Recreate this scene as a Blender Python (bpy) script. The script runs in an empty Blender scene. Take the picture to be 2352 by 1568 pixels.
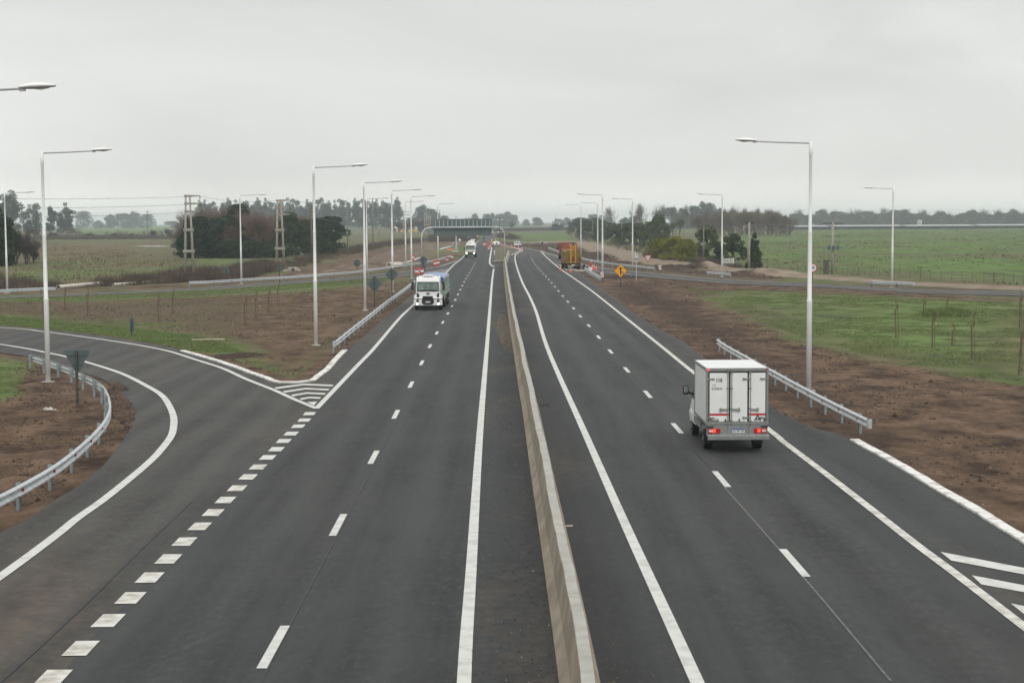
import bpy, math, random
import numpy as np
from mathutils import Vector, Matrix
PI = math.pi
S = bpy.context.scene
COL = S.collection

# ------------------------------------------------------------------ camera
CAM_H, FOC, CX, CY, WID = 8.0, 3640.0, 1176.0, 784.0, 2352.0
PITCH, ROLL = math.atan(276/3640), 0.0055
_f = Vector((0, math.cos(PITCH), -math.sin(PITCH)))
_r0 = Vector((1, 0, 0)); _u0 = Vector((0, math.sin(PITCH), math.cos(PITCH)))
_r = _r0*math.cos(ROLL) - _u0*math.sin(ROLL)
_u = _u0*math.cos(ROLL) + _r0*math.sin(ROLL)
cam_d = bpy.data.cameras.new('camera'); cam = bpy.data.objects.new('camera', cam_d); COL.objects.link(cam)
cam_d.sensor_fit = 'HORIZONTAL'; cam_d.sensor_width = 36; cam_d.lens = 36*FOC/WID
cam_d.clip_start = 0.5; cam_d.clip_end = 60000
cam.matrix_world = Matrix(((_r.x, _u.x, -_f.x, 0), (_r.y, _u.y, -_f.y, 0), (_r.z, _u.z, -_f.z, CAM_H), (0, 0, 0, 1)))
S.camera = cam

# ------------------------------------------------------------------ world: overcast sky
SUN_EL, SUN_AZ = 42, 168
w = bpy.data.worlds.new("World"); S.world = w; w.use_nodes = True
nt = w.node_tree; nt.nodes.clear()
def wn(t, **k):
    n = nt.nodes.new(t)
    for a, b in k.items(): setattr(n, a, b)
    return n
sky = wn('ShaderNodeTexSky', sky_type='NISHITA', sun_disc=False, sun_elevation=math.radians(SUN_EL), sun_rotation=math.radians(SUN_AZ))
sky.air_density = 1.0; sky.dust_density = 3.0
bg1 = wn('ShaderNodeBackground'); bg1.inputs[1].default_value = 0.06
nt.links.new(sky.outputs[0], bg1.inputs[0])
tc = wn('ShaderNodeTexCoord'); sep = wn('ShaderNodeSeparateXYZ'); nt.links.new(tc.outputs['Generated'], sep.inputs[0])
ramp = wn('ShaderNodeValToRGB'); nt.links.new(sep.outputs[2], ramp.inputs[0])
e = ramp.color_ramp.elements
e[0].position = 0.0; e[0].color = (1.20, 1.17, 1.10, 1)
e[1].position = 1.0; e[1].color = (1.25, 1.26, 1.25, 1)
m0 = e.new(0.03); m0.color = (0.89, 0.89, 0.86, 1)
m1 = e.new(0.09); m1.color = (0.83, 0.835, 0.815, 1)
m2 = e.new(0.24); m2.color = (0.68, 0.69, 0.685, 1)
m3 = e.new(0.45); m3.color = (0.95, 0.97, 0.96, 1)
mp = wn('ShaderNodeMapping'); mp.inputs['Scale'].default_value = (1.1, 1.1, 4.2); nt.links.new(tc.outputs['Generated'], mp.inputs[0])
nz = wn('ShaderNodeTexNoise'); nz.inputs['Scale'].default_value = 2.2; nz.inputs['Detail'].default_value = 6; nz.inputs['Roughness'].default_value = .48; nz.inputs['Distortion'].default_value = .6
nt.links.new(mp.outputs[0], nz.inputs[0])
mr = wn('ShaderNodeMapRange'); mr.inputs[1].default_value = .33; mr.inputs[2].default_value = .67; mr.inputs[3].default_value = .87; mr.inputs[4].default_value = 1.09
nt.links.new(nz.outputs[0], mr.inputs[0])
mx = wn('ShaderNodeVectorMath', operation='SCALE'); nt.links.new(ramp.outputs[0], mx.inputs[0]); nt.links.new(mr.outputs[0], mx.inputs['Scale'])
bg2 = wn('ShaderNodeBackground'); bg2.inputs[1].default_value = 1.0; nt.links.new(mx.outputs[0], bg2.inputs[0])
ms = wn('ShaderNodeMixShader'); ms.inputs[0].default_value = 0.94
nt.links.new(bg1.outputs[0], ms.inputs[1]); nt.links.new(bg2.outputs[0], ms.inputs[2])
wo = wn('ShaderNodeOutputWorld'); nt.links.new(ms.outputs[0], wo.inputs[0])
sl = bpy.data.lights.new('sun', 'SUN'); sl.energy = 1.0; sl.angle = math.radians(25); sl.color = (1, .97, .93)
so = bpy.data.objects.new('sun', sl); COL.objects.link(so)
so.rotation_euler = (math.radians(90-SUN_EL), 0, math.radians(180-SUN_AZ))
so.location = (0, -50, 100)
S.view_settings.view_transform = 'Standard'; S.view_settings.look = 'None'; S.view_settings.exposure = 0; S.view_settings.gamma = 1
S.view_settings.use_curve_mapping = False
S.cycles.max_bounces = 6; S.cycles.volume_bounces = 2; S.cycles.transparent_max_bounces = 8
S.cycles.sample_clamp_indirect = 4

# ------------------------------------------------------------------ helpers
def W(x, y, z=0.0):
    """ground point seen at picture position x, y (2352 px wide)"""
    d = _f*FOC + _r*(x-CX) - _u*(y-CY)
    t = (z-CAM_H)/d.z
    return Vector((d.x*t, d.y*t, z))
def HZ(x): return 508 - ROLL*(x-CX)
def WD(x, d, z=0.0):
    return Vector(((x-CX)*d/FOC, d, z))
def PTS(l, z=0.0): return [W(a, b, z) for a, b in l]

def tag(o, label=None, cat=None, group=None, kind=None):
    if label: o['label'] = label
    if cat: o['category'] = cat
    if group: o['group'] = group
    if kind: o['kind'] = kind
    return o
def thing(name, label, cat, loc=(0, 0, 0), rz=0, group=None):
    o = bpy.data.objects.new(name, None); COL.objects.link(o)
    o.empty_display_size = .3
    o.location = loc; o.rotation_euler = (0, 0, rz)
    return tag(o, label, cat, group)
def kids(o): return [c for c in ALLKIDS.get(o.name, [])]
ALLKIDS = {}
def link(o, parent=None):
    COL.objects.link(o)
    if parent is not None:
        o.parent = parent; ALLKIDS.setdefault(parent.name, []).append(o)
    return o
def dup(root, loc, rz=0, scale=None, label=None, group=None):
    r = root.copy(); COL.objects.link(r); r.location = loc; r.rotation_euler = (0, 0, rz)
    if scale: r.scale = scale
    if label: r['label'] = label
    if group: r['group'] = group
    def rec(a, b):
        for ch in kids(a):
            c = ch.copy(); link(c, b); rec(ch, c)
    rec(root, r)
    return r

class MB:
    """collects geometry, then links it as ONE mesh object"""
    def __init__(s): s.v = []; s.f = []; s.m = []; s.mi = 0
    def add(s, vs, fs):
        b = len(s.v); s.v += [tuple(p) for p in vs]
        s.f += [tuple(b+i for i in f) for f in fs]; s.m += [s.mi]*len(fs)
        return s
    def box(s, c, d, rz=0, taper=1.0):
        x, y, z = d[0]/2, d[1]/2, d[2]/2
        vs = []
        for (sx, sy, sz) in ((-1,-1,-1),(1,-1,-1),(1,1,-1),(-1,1,-1),(-1,-1,1),(1,-1,1),(1,1,1),(-1,1,1)):
            k = taper if sz > 0 else 1
            px, py = sx*x*k, sy*y*k
            vs.append((c[0]+px*math.cos(rz)-py*math.sin(rz), c[1]+px*math.sin(rz)+py*math.cos(rz), c[2]+sz*z))
        return s.add(vs, [(0,3,2,1),(4,5,6,7),(0,1,5,4),(1,2,6,5),(2,3,7,6),(3,0,4,7)])
    def bar(s, p0, p1, wx, wz=None):
        """rectangular bar between two points"""
        wz = wz or wx
        p0, p1 = Vector(p0), Vector(p1); d = (p1-p0).normalized()
        a = Vector((0, 0, 1)) if abs(d.z) < .95 else Vector((0, 1, 0))
        r = d.cross(a).normalized()*wx/2; u = r.normalized().cross(d).normalized()*wz/2
        vs = [p0-r-u, p0+r-u, p0+r+u, p0-r+u, p1-r-u, p1+r-u, p1+r+u, p1-r+u]
        return s.add(vs, [(0,3,2,1),(4,5,6,7),(0,1,5,4),(1,2,6,5),(2,3,7,6),(3,0,4,7)])
    def tube(s, pts, rad, n=8, caps=True):
        pts = [Vector(p) for p in pts]
        if not hasattr(rad, '__len__'): rad = [rad]*len(pts)
        vs = []; N = len(pts)
        prev = None
        for i, p in enumerate(pts):
            d = (pts[min(i+1, N-1)]-pts[max(i-1, 0)])
            if d.length < 1e-9: d = Vector((0, 0, 1))
            d.normalize()
            if prev is None:
                a = Vector((0, 0, 1)) if abs(d.z) < .9 else Vector((1, 0, 0))
                r = d.cross(a).normalized()
            else:
                r = (prev - d*prev.dot(d)).normalized()
            prev = r; u = r.cross(d)
            for k in range(n):
                t = 2*PI*k/n
                vs.append(p + (r*math.cos(t)+u*math.sin(t))*rad[i])
        fs = []
        for i in range(N-1):
            for k in range(n):
                k2 = (k+1) % n
                fs.append((i*n+k, (i+1)*n+k, (i+1)*n+k2, i*n+k2))
        if caps:
            fs.append(tuple(range(n))); fs.append(tuple(reversed(range((N-1)*n, N*n))))
        return s.add(vs, fs)
    def cyl(s, p0, p1, r, n=16, r2=None): return s.tube([p0, p1], [r, r if r2 is None else r2], n)
    def poly(s, pts, h):
        """prism from xyz outline extruded by vector h"""
        h = Vector(h); n = len(pts); pts = [Vector(p) for p in pts]
        vs = pts + [p+h for p in pts]
        fs = [tuple(reversed(range(n))), tuple(range(n, 2*n))]
        for i in range(n): fs.append((i, (i+1) % n, n+(i+1) % n, n+i))
        return s.add(vs, fs)
    def loft(s, rings, caps=True):
        n = len(rings[0]); vs = [p for r in rings for p in r]; fs = []
        for i in range(len(rings)-1):
            for k in range(n):
                k2 = (k+1) % n
                fs.append((i*n+k, i*n+k2, (i+1)*n+k2, (i+1)*n+k))
        if caps:
            fs.append(tuple(reversed(range(n)))); fs.append(tuple(range((len(rings)-1)*n, len(rings)*n)))
        return s.add(vs, fs)
    def mesh(s, name, mats, smooth=False):
        me = bpy.data.meshes.new(name); me.from_pydata(s.v, [], s.f)
        if not isinstance(mats, (list, tuple)): mats = [mats]
        for m in mats: me.materials.append(m)
        if len(mats) > 1: me.polygons.foreach_set('material_index', s.m)
        if smooth: me.polygons.foreach_set('use_smooth', [True]*len(me.polygons))
        me.update(); return me
    def build(s, name, mats, parent=None, smooth=False, bevel=0, loc=None):
        o = bpy.data.objects.new(name, s.mesh(name, mats, smooth)); link(o, parent)
        if loc is not None: o.location = loc
        if bevel:
            b = o.modifiers.new('bevel', 'BEVEL'); b.width = bevel; b.segments = 2; b.limit_method = 'ANGLE'
        return o
def fast_mesh(name, V, F, mat):
    """numpy arrays to mesh; F is (n,3) or (n,4)"""
    me = bpy.data.meshes.new(name); k = F.shape[1]
    me.vertices.add(len(V)); me.vertices.foreach_set('co', np.asarray(V, np.float32).ravel())
    me.loops.add(F.size); me.loops.foreach_set('vertex_index', F.astype(np.int32).ravel())
    me.polygons.add(len(F)); me.polygons.foreach_set('loop_start', np.arange(0, F.size, k, dtype=np.int32))
    me.polygons.foreach_set('loop_total', np.full(len(F), k, np.int32))
    me.materials.append(mat); me.update(calc_edges=True); return me
def text_part(body, size, mat, parent, mtx, name='lettering', ext=0.002, bold=0.0, sx=1.0):
    c = bpy.data.curves.new(name, 'FONT'); c.body = body; c.size = size; c.extrude = ext; c.align_x = 'CENTER'; c.align_y = 'CENTER'; c.offset = bold
    t = bpy.data.objects.new(name, c); COL.objects.link(t)
    dg = bpy.context.evaluated_depsgraph_get(); me = bpy.data.meshes.new_from_object(t.evaluated_get(dg))
    bpy.data.objects.remove(t); me.materials.clear(); me.materials.append(mat)
    o = bpy.data.objects.new(name, me); link(o, parent)
    o.matrix_local = mtx @ Matrix.Diagonal((sx, 1, 1, 1)); return o
FACE_BACK = Matrix.Rotation(PI/2, 4, 'X')          # readable by a viewer standing at -Y
def at(x, y, z): return Matrix.Translation((x, y, z)) @ FACE_BACK

# ------------------------------------------------------------------ materials
def mat(name, col, rough=.6, var=.12, scale=3.0, metal=0, col2=None, bump=0, detail=5, coords='Object', stretch=None, emit=0, spec=None, lo=.3, hi=.7):
    m = bpy.data.materials.new(name); m.use_nodes = True; t = m.node_tree; b = t.nodes['Principled BSDF']
    b.inputs['Roughness'].default_value = rough; b.inputs['Metallic'].default_value = metal
    if spec is not None: b.inputs['Specular IOR Level'].default_value = spec
    c1 = [max(0, c*(1-var)) for c in col]; c2 = list(col2) if col2 else [min(1, c*(1+var)) for c in col]
    tcn = t.nodes.new('ShaderNodeTexCoord'); n = t.nodes.new('ShaderNodeTexNoise'); n.inputs['Scale'].default_value = scale; n.inputs['Detail'].default_value = detail; n.inputs['Roughness'].default_value = .6
    src = tcn.outputs[coords]
    if stretch:
        mpn = t.nodes.new('ShaderNodeMapping'); mpn.inputs['Scale'].default_value = stretch; t.links.new(src, mpn.inputs[0]); src = mpn.outputs[0]
    t.links.new(src, n.inputs[0])
    r = t.nodes.new('ShaderNodeValToRGB'); r.color_ramp.elements[0].position = .5+(lo-.5)*.62; r.color_ramp.elements[1].position = .5+(hi-.5)*.62
    r.color_ramp.elements[0].color = (*c1, 1); r.color_ramp.elements[1].color = (*c2, 1)
    t.links.new(n.outputs[0], r.inputs[0]); t.links.new(r.outputs[0], b.inputs['Base Color'])
    if bump:
        bp = t.nodes.new('ShaderNodeBump'); bp.inputs['Strength'].default_value = bump; bp.inputs['Distance'].default_value = .02
        t.links.new(n.outputs[0], bp.inputs['Height']); t.links.new(bp.outputs[0], b.inputs['Normal'])
    if emit:
        b.inputs['Emission Strength'].default_value = emit; b.inputs['Emission Color'].default_value = (*col, 1)
    return m
def leafmat(name, a, b_, rough=.75):
    """two tones that differ from leaf clump to leaf clump and from tree to tree"""
    m = bpy.data.materials.new(name); m.use_nodes = True; t = m.node_tree; b = t.nodes['Principled BSDF']
    b.inputs['Roughness'].default_value = rough; b.inputs['Specular IOR Level'].default_value = .25
    g = t.nodes.new('ShaderNodeTexCoord'); n = t.nodes.new('ShaderNodeTexNoise'); n.inputs['Scale'].default_value = .8; n.inputs['Detail'].default_value = 4
    t.links.new(g.outputs['Object'], n.inputs[0])
    oi = t.nodes.new('ShaderNodeObjectInfo'); ad = t.nodes.new('ShaderNodeMath'); ad.operation = 'MULTIPLY_ADD'; ad.inputs[1].default_value = .35
    t.links.new(oi.outputs['Random'], ad.inputs[0]); t.links.new(n.outputs[0], ad.inputs[2])
    r = t.nodes.new('ShaderNodeValToRGB'); r.color_ramp.elements[0].position = .42; r.color_ramp.elements[1].position = .88
    r.color_ramp.elements[0].color = (*a, 1); r.color_ramp.elements[1].color = (*b_, 1)
    t.links.new(ad.outputs[0], r.inputs[0]); t.links.new(r.outputs[0], b.inputs['Base Color'])
    return m

M = dict(
 paint=mat('road_paint', (.53,.525,.49), .6, .06, 2.5, col2=(.64,.64,.61), detail=9, lo=.25, hi=.6),
 paint_worn=mat('road_paint_dirty', (.42,.38,.31), .65, .15, 2.5, col2=(.66,.65,.60), detail=8, lo=.2, hi=.62),
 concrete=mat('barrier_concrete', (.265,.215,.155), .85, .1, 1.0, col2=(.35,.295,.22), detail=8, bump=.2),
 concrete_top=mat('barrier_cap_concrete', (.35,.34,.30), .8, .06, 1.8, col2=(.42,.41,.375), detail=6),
 kerb=mat('white_kerb', (.52,.46,.40), .75, .15, 2.0, col2=(.78,.77,.74), detail=8, lo=.25, hi=.55),
 galv=mat('galvanised_steel', (.52,.55,.56), .42, .14, 4, metal=.2, detail=4),
 post=mat('galvanised_post', (.27,.31,.32), .5, .15, 4, metal=.1),
 reflector=mat('amber_reflector', (.6,.33,.06), .4, .1),
 reflector_red=mat('red_reflector', (.45,.03,.03), .4, .1),
 lampwhite=mat('white_pole_paint', (.84,.85,.84), .45, .04, 1.0),
 lampgrey=mat('lamp_housing_grey', (.36,.36,.39), .4, .06),
 lens=mat('lamp_lens', (.62,.65,.62), .15, .05),
 signback=mat('sign_back_grey', (.088,.122,.128), .6, .1, 2, metal=.1),
 darksteel=mat('dark_post', (.035,.04,.042), .6, .2),
 mossy=mat('weathered_post', (.06,.065,.05), .75, .35, 6),
 yellow=mat('sign_yellow', (.78,.36,.01), .45, .03), black=mat('black', (.015,.015,.016), .5, .1),
 white=mat('white_enamel', (.76,.76,.75), .45, .03), red=mat('sign_red', (.50,.03,.04), .45, .05),
 drumred=mat('drum_red', (.58,.05,.03), .5, .15, 3), drumwhite=mat('drum_white', (.72,.72,.70), .5, .08),
 cone=mat('cone_orange', (.82,.13,.04), .5, .06), conewhite=mat('cone_band', (.75,.75,.74), .5, .05),
 vanwhite=mat('van_box_white', (.80,.81,.80), .35, .03, 1.5), alu=mat('aluminium_frame', (.26,.27,.265), .45, .1, 5, metal=.3),
 seal=mat('rubber_seal', (.02,.022,.022), .6, .1), chrome=mat('door_gear_steel', (.30,.32,.30), .4, .2, 8, metal=.6),
 tyre=mat('tyre', (.018,.018,.018), .85, .2, 8), rim=mat('wheel_rim', (.33,.34,.34), .45, .15, 8, metal=.5),
 under=mat('underbody', (.02,.02,.02), .8, .2), redlens=mat('tail_lens', (.40,.01,.012), .25, .1),
 redlit=mat('lit_tail_lamp', (1.0,.06,.03), .3, .02, emit=1.6), headlit=mat('lit_headlamp', (1,.90,.72), .3, .02, emit=5),
 glass=mat('dark_window_glass', (.045,.075,.07), .12, .3, 1.2), glassg=mat('windscreen_glass', (.10,.15,.14), .1, .35, 1.0, col2=(.16,.22,.20)),
 blue=mat('plate_blue', (.02,.07,.35), .5, .05), mirror=mat('mirror_glass', (.25,.33,.33), .1, .1, metal=.5),
 truckwhite=mat('cab_white', (.80,.80,.79), .3, .02), cream=mat('cab_cream', (.62,.62,.55), .4, .05),
 mint=mat('pale_green_body', (.28,.36,.29), .6, .1), bluetarp=mat('blue_tarpaulin', (.20,.26,.44), .5, .15, 1.5, col2=(.34,.40,.56)),
 bluedark=mat('dark_blue_tarpaulin', (.015,.10,.28), .5, .1), orange=mat('truck_orange', (.30,.085,.035), .6, .25, 2),
 rust=mat('rusty_ochre', (.20,.09,.03), .75, .4, 3, col2=(.30,.17,.05)), frame_yellow=mat('frame_yellow', (.62,.30,.03), .5, .08),
 net=mat('ochre_netting', (.17,.125,.02), .9, .25, 5, col2=(.21,.165,.035)), silver=mat('silver_tank', (.42,.43,.42), .35, .1, metal=.5),
 galvtube=mat('gantry_tube', (.52,.55,.56), .4, .06, metal=.25), rib=mat('gantry_rib', (.60,.62,.61), .45, .05),
 gantrysheet=mat('gantry_sign_back', (.10,.140,.138), .55, .06, .6),
 pylon=mat('pylon_concrete', (.34,.315,.27), .85, .12, 2), wood=mat('pole_wood', (.13,.105,.085), .85, .25, 4),
 greypole=mat('grey_pole', (.22,.22,.18), .8, .2, 3), wire=mat('wire', (.14,.14,.14), .5, .1),
 bark=mat('bark', (.10,.085,.07), .9, .3, 3), euc_bark=mat('pale_bark', (.24,.22,.19), .9, .25, 2), twig=mat('twigs', (.17,.115,.09), .9, .25, 1.0),
 twig_grey=mat('grey_twigs', (.17,.155,.135), .9, .25, 1.0), twig_dark=mat('dark_twigs', (.085,.065,.06), .9, .25, 1.0),
 leaf_dark=leafmat('dark_evergreen_leaves', (.010,.024,.013), (.060,.088,.040)),
 leaf_olive=leafmat('olive_leaves', (.038,.052,.028), (.125,.150,.085)),
 leaf_euc=leafmat('eucalyptus_leaves', (.026,.044,.036), (.075,.095,.07)),
 leaf_yellow=leafmat('yellow_green_leaves', (.11,.125,.012), (.25,.25,.035)),
 leaf_brown=leafmat('brown_green_leaves', (.06,.05,.03), (.12,.10,.05)),
 stake=mat('stake_wood', (.13,.085,.06), .85, .25, 6), sapling=mat('sapling_bark', (.13,.075,.055), .8, .2, 6),
 pipe=mat('pale_pipe', (.60,.55,.48), .7, .12, 1), hoop=mat('drain_concrete', (.42,.40,.36), .85, .15, 1),
 gatewhite=mat('gate_white', (.72,.72,.70), .6, .05), brick=mat('grey_brick', (.085,.085,.07), .9, .25, 4),
 shed=mat('shed_roof', (.50,.50,.48), .6, .1, .3), shedwall=mat('yellow_wall', (.62,.42,.14), .7, .1), greenhouse=mat('greenhouse_plastic', (.34,.35,.37), .4, .1, .05),
 skin=mat('skin', (.33,.19,.12), .6, .05), hi_vis=mat('orange_overalls', (.72,.09,.03), .7, .1, 5), hi_yellow=mat('yellow_vest', (.62,.60,.05), .7, .1, 5), helmet=mat('helmet', (.75,.75,.72), .4, .05),
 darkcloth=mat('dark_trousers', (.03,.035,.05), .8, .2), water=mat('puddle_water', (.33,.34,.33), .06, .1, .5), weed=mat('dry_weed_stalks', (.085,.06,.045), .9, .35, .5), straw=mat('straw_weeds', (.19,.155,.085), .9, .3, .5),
 grass=leafmat('grass_blades', (.085,.125,.036), (.165,.205,.075)), clod=mat('soil_clods', (.075,.05,.036), .95, .35, 1.5, col2=(.15,.10,.07)),
 timber=mat('sawn_board', (.55,.48,.36), .8, .1, 4), rag=mat('black_sheet', (.012,.012,.013), .5, .2, 4), litter=mat('pale_litter', (.34,.32,.28), .7, .3, 8, col2=(.55,.54,.50)),
)
HAZE_D = 2.1e-4
# ------------------------------------------------------------------ layout of the roads (traced, then projected to the ground)
KERB_L = [(419,807),(454,817),(520,837),(566,854),(604,867),(637,879.5),(674,880.5),(711,878),(725,869.5),(751,850),(775,823),(795,803.6)]
KERB_R = [(1962,1013),(2050,1062),(2150,1121),(2250,1180),(2352,1243),(2700,1455),(3300,1800)]
ASPH = [(-1100,2200),(-1100,3200),(3800,3200),(3800,2080),(3300,1800),(2700,1455),(2352,1243),(2250,1180),(2150,1121),(2050,1062),(1962,1013),(1928,998),
 (1866,984),(1796,951),(1765,930),(1700,884),(1613,818),(1567,783),(1543,772),(1447,715),(1416,688),(1366,653),(1344,636),(1330,627),(1345,624.5),
 (1382,628),(1461,634),(1523,640),(1655,651),(1787,657),(1895,661),(2108,674),(2352,681),(2900,709),(3600,745),
 (3600,728),(2900,697),(2352,670.5),(2108,664.5),(1875,652),(1655,640.5),(1545,631),(1435,621),(1382,614.5),(1340,606.5),(1289,590.5),(1274,585),(1253,580),(1214,570),(1196,567.3),(1179,565),(1161,562.3),(1150,559.5),(1142,556),
 (1138.5,549),(1141,540),(1152,536.6),(1172,534.4),(1200,532.8),(1300,530.3),(1300,529),(1200,530.8),(1172,532),(1150,533.4),(1126,536.6),(1112,541),(1102,552),(1095,557),
 (1069,583),(1055,593),(1040,598),(1011,607),(978,613),(951,619),(916,624),(832,633.5),(725,642),(593,651),(459,661.5),(198,674),(0,681.5),(-600,712),(-1400,752),
 (-1400,760),(-600,717),(0,686),(198,679),(459,667.5),(593,658),(725,648.5),(832,641.5),(916,636.5),(953,633),(973,633),(981,637),(976,648),
 (949,677),(917,702),(890,725),(861,751),(799,804),(775,824),(751,851),(725,871),(711,879),(674,881.5),(637,880.5),(604,868),(566,855),(520,838),(454,818),(419,807.5),(400,800),(300,781.5),(200,767),(100,756),(0,747.5),(-400,726),(-1000,703),
 (-1000,740),(-400,772),(0,810),(61,819),(117,831),(205,862),(234,871),(264,888),(290,918),(309,951),(302,977),(293,998),(264,1039),(234,1074),(176,1121),(132,1146),(58,1197),(0,1226),(-300,1420)]
ASPH_W = [W(*p) for p in ASPH]

def seg_dist(P, poly, closed=True):
    """distance of points P (n,2) to a polyline"""
    A = np.array([(p[0], p[1]) for p in poly]); B = np.roll(A, -1, 0) if closed else A[1:]
    if not closed: A = A[:-1]
    best = np.full(len(P), 1e18)
    for a, b in zip(A, B):
        ab = b-a; L = max((ab**2).sum(), 1e-9)
        t = np.clip(((P-a)@ab)/L, 0, 1)
        dx = P[:, 0]-(a[0]+t*ab[0]); dy = P[:, 1]-(a[1]+t*ab[1])
        np.minimum(best, dx*dx+dy*dy, out=best)
    return np.sqrt(best)
def inside(P, poly):
    A = np.array([(p[0], p[1]) for p in poly]); B = np.roll(A, -1, 0); c = np.zeros(len(P), bool)
    for a, b in zip(A, B):
        if a[1] == b[1]: continue
        k = (a[1] > P[:, 1]) != (b[1] > P[:, 1])
        xi = (b[0]-a[0])*(P[:, 1]-a[1])/(b[1]-a[1])+a[0]
        c ^= k & (P[:, 0] < xi)
    return c
def soft(P, poly_px, wd):
    """1 inside a region, fading to 0 over wd metres"""
    pw = [W(*p) for p in poly_px]; d = seg_dist(P, pw); s = np.where(inside(P, pw), d, -d)
    return np.clip(s/wd*.5+.5, 0, 1)
def _hash(ix, iy, sd):
    h = (ix*374761393 + iy*668265263 + sd*974634777) & 0xffffffff
    h = ((h ^ (h >> 13))*1274126177) & 0xffffffff
    return ((h ^ (h >> 16)) & 0xffff)/65535.0
def vnoise(x, y, sd=0):
    xi = np.floor(x).astype(np.int64); yi = np.floor(y).astype(np.int64); fx = x-xi; fy = y-yi
    fx = fx*fx*(3-2*fx); fy = fy*fy*(3-2*fy)
    a = _hash(xi, yi, sd); b = _hash(xi+1, yi, sd); c = _hash(xi, yi+1, sd); d = _hash(xi+1, yi+1, sd)
    return (a*(1-fx)+b*fx)*(1-fy)+(c*(1-fx)+d*fx)*fy
def fbm(x, y, sd=0, o=4):
    s = 0; a = .5; t = 0
    for i in range(o): s = s+a*vnoise(x*2**i, y*2**i, sd+i); t += a; a *= .5
    return s/t

# soil regions, in picture outline
R_GORE = [(-300,688),(0,692),(200,689),(460,681),(640,672),(760,664),(860,652),(950,642),(985,638),(960,680),(900,735),(800,806),(740,862),(640,876),(560,850),(520,828),(500,800),(420,775),(330,752),(200,740),(0,731),(-300,722)]
R_NEARL = [(-900,1500),(-300,1420),(0,1230),(310,985),(325,945),(270,870),(150,838),(60,830),(60,860),(30,905),(-40,930),(-400,980),(-900,1200)]
R_RIGHT = [(1330,628),(1400,626),(1480,633),(1560,641),(1700,651),(1850,660),(2352,690),(2352,694),(2000,676),(1800,668),(1660,672),(1600,684),(1640,704),(1700,728),(1760,752),(1840,785),(1950,815),(2080,845),(2200,868),(2352,884),(3200,980),(3700,1500),(3700,2000),(2352,1250),(1960,1016),(1800,960),(1600,820),(1440,718)]
R_TRACKR = [(1180,556.5),(1302,553),(1358,556),(1436,573),(1500,590),(1600,604),(1700,618),(1870,631.5),(2000,642),(2352,657),(3000,690),(3000,706),(2352,668),(2000,651),(1870,641.5),(1740,632),(1640,623),(1523,612),(1436,601),(1400,592),(1360,580),(1330,568),(1300,561),(1180,560)]
R_DARKR = [(1150,557),(1300,558),(1330,566),(1360,580),(1400,591),(1440,601),(1523,612),(1640,623),(1760,633),(1800,640),(1740,643),(1640,636),(1520,625),(1440,618),(1380,612),(1330,602),(1290,588),(1200,566),(1160,561)]
R_TRACKL = [(-300,682),(0,671),(130,666),(300,659),(373,655),(550,640),(650,625),(700,613),(745,602),(800,587),(880,571),(966,557.5),(1090,556),(1085,564),(1060,588),(1010,604),(940,618),(840,628),(700,640),(550,651),(400,661),(200,669),(0,677),(-300,690)]
R_GREYL = [(990,566),(1085,560),(1070,580),(1040,588),(985,596),(900,612),(860,620),(900,604),(950,588)]
R_LUSHR = [(1160,533.5),(1200,533.6),(1305,531),(1320,545),(1310,553),(1180,555),(1155,549)]
R_LUSH_S1 = [(-300,717),(0,686),(200,679),(460,668),(720,649),(900,638),(880,648),(720,662),(460,679),(200,688),(0,696),(-300,722)]
R_LUSH_S2 = [(-300,728),(0,726),(170,742),(330,757),(450,773),(520,790),(560,812),(480,812),(419,806),(300,780),(100,755),(-300,735)]
R_LUSH_S3 = [(-300,688),(0,679),(200,672),(460,660),(600,649),(600,651),(460,662),(200,675),(0,683),(-300,698)]
R_LUSH_4 = [(-400,800),(0,822),(55,838),(50,880),(20,905),(-300,920)]
R_FARLUSH = [(180,517.5),(400,516),(400,549),(190,549)]
R_FIELDR = [(1830,523.5),(2352,522),(2900,524),(3000,690),(2352,654),(2000,640),(1870,629),(1740,619),(1640,600),(1640,560),(1600,545),(1700,540),(1830,536)]
R_GRASSR = [(1560,662),(1700,664),(2000,679),(2352,696),(2352,880),(2200,862),(2080,838),(1950,806),(1840,775),(1720,730),(1640,690)]
R_BRNFIELD = [(-300,560),(100,552),(300,575),(420,600),(420,640),(200,655),(0,665),(-300,670)]
R_SPOT = [(1130,612),(1157,615),(1167,730),(1178,800),(1176,845),(1150,850),(1144,760),(1140,700)]

rows = np.concatenate([np.linspace(-60, 20, 12, endpoint=False), np.geomspace(20, 260, 420, endpoint=False), np.geomspace(260, 900, 160, endpoint=False), np.geomspace(900, 7500, 60)])
tt = np.concatenate([-np.geomspace(1.6, .36, 26, endpoint=False), np.linspace(-.36, .36, 520), np.geomspace(.36, 1.6, 27)[1:]])
RR, TT = np.meshgrid(rows, tt, indexing='ij'); GX = (TT*(RR+100)).ravel(); GY = RR.ravel()
P = np.stack([GX, GY], 1); nr, nc = RR.shape
wx = (fbm(GX/6, GY/6, 3)-.5); wy = (fbm(GX/6, GY/6, 13)-.5)
wf = np.clip(GY/120, .3, 3)*3
Pw = P+np.stack([wx*wf, wy*wf*2.2], 1)
dirt = np.maximum.reduce([soft(Pw, R_GORE, 5)*.80, soft(Pw, R_NEARL, 2), soft(Pw, R_RIGHT, 3.5), soft(Pw, R_DARKR, 6), soft(Pw, R_TRACKL, 5)*(1-.75*soft(Pw, R_GREYL, 9))])
tan = np.maximum(soft(P, R_TRACKR, 4), soft(P, R_TRACKL, 7)*.45)
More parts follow.
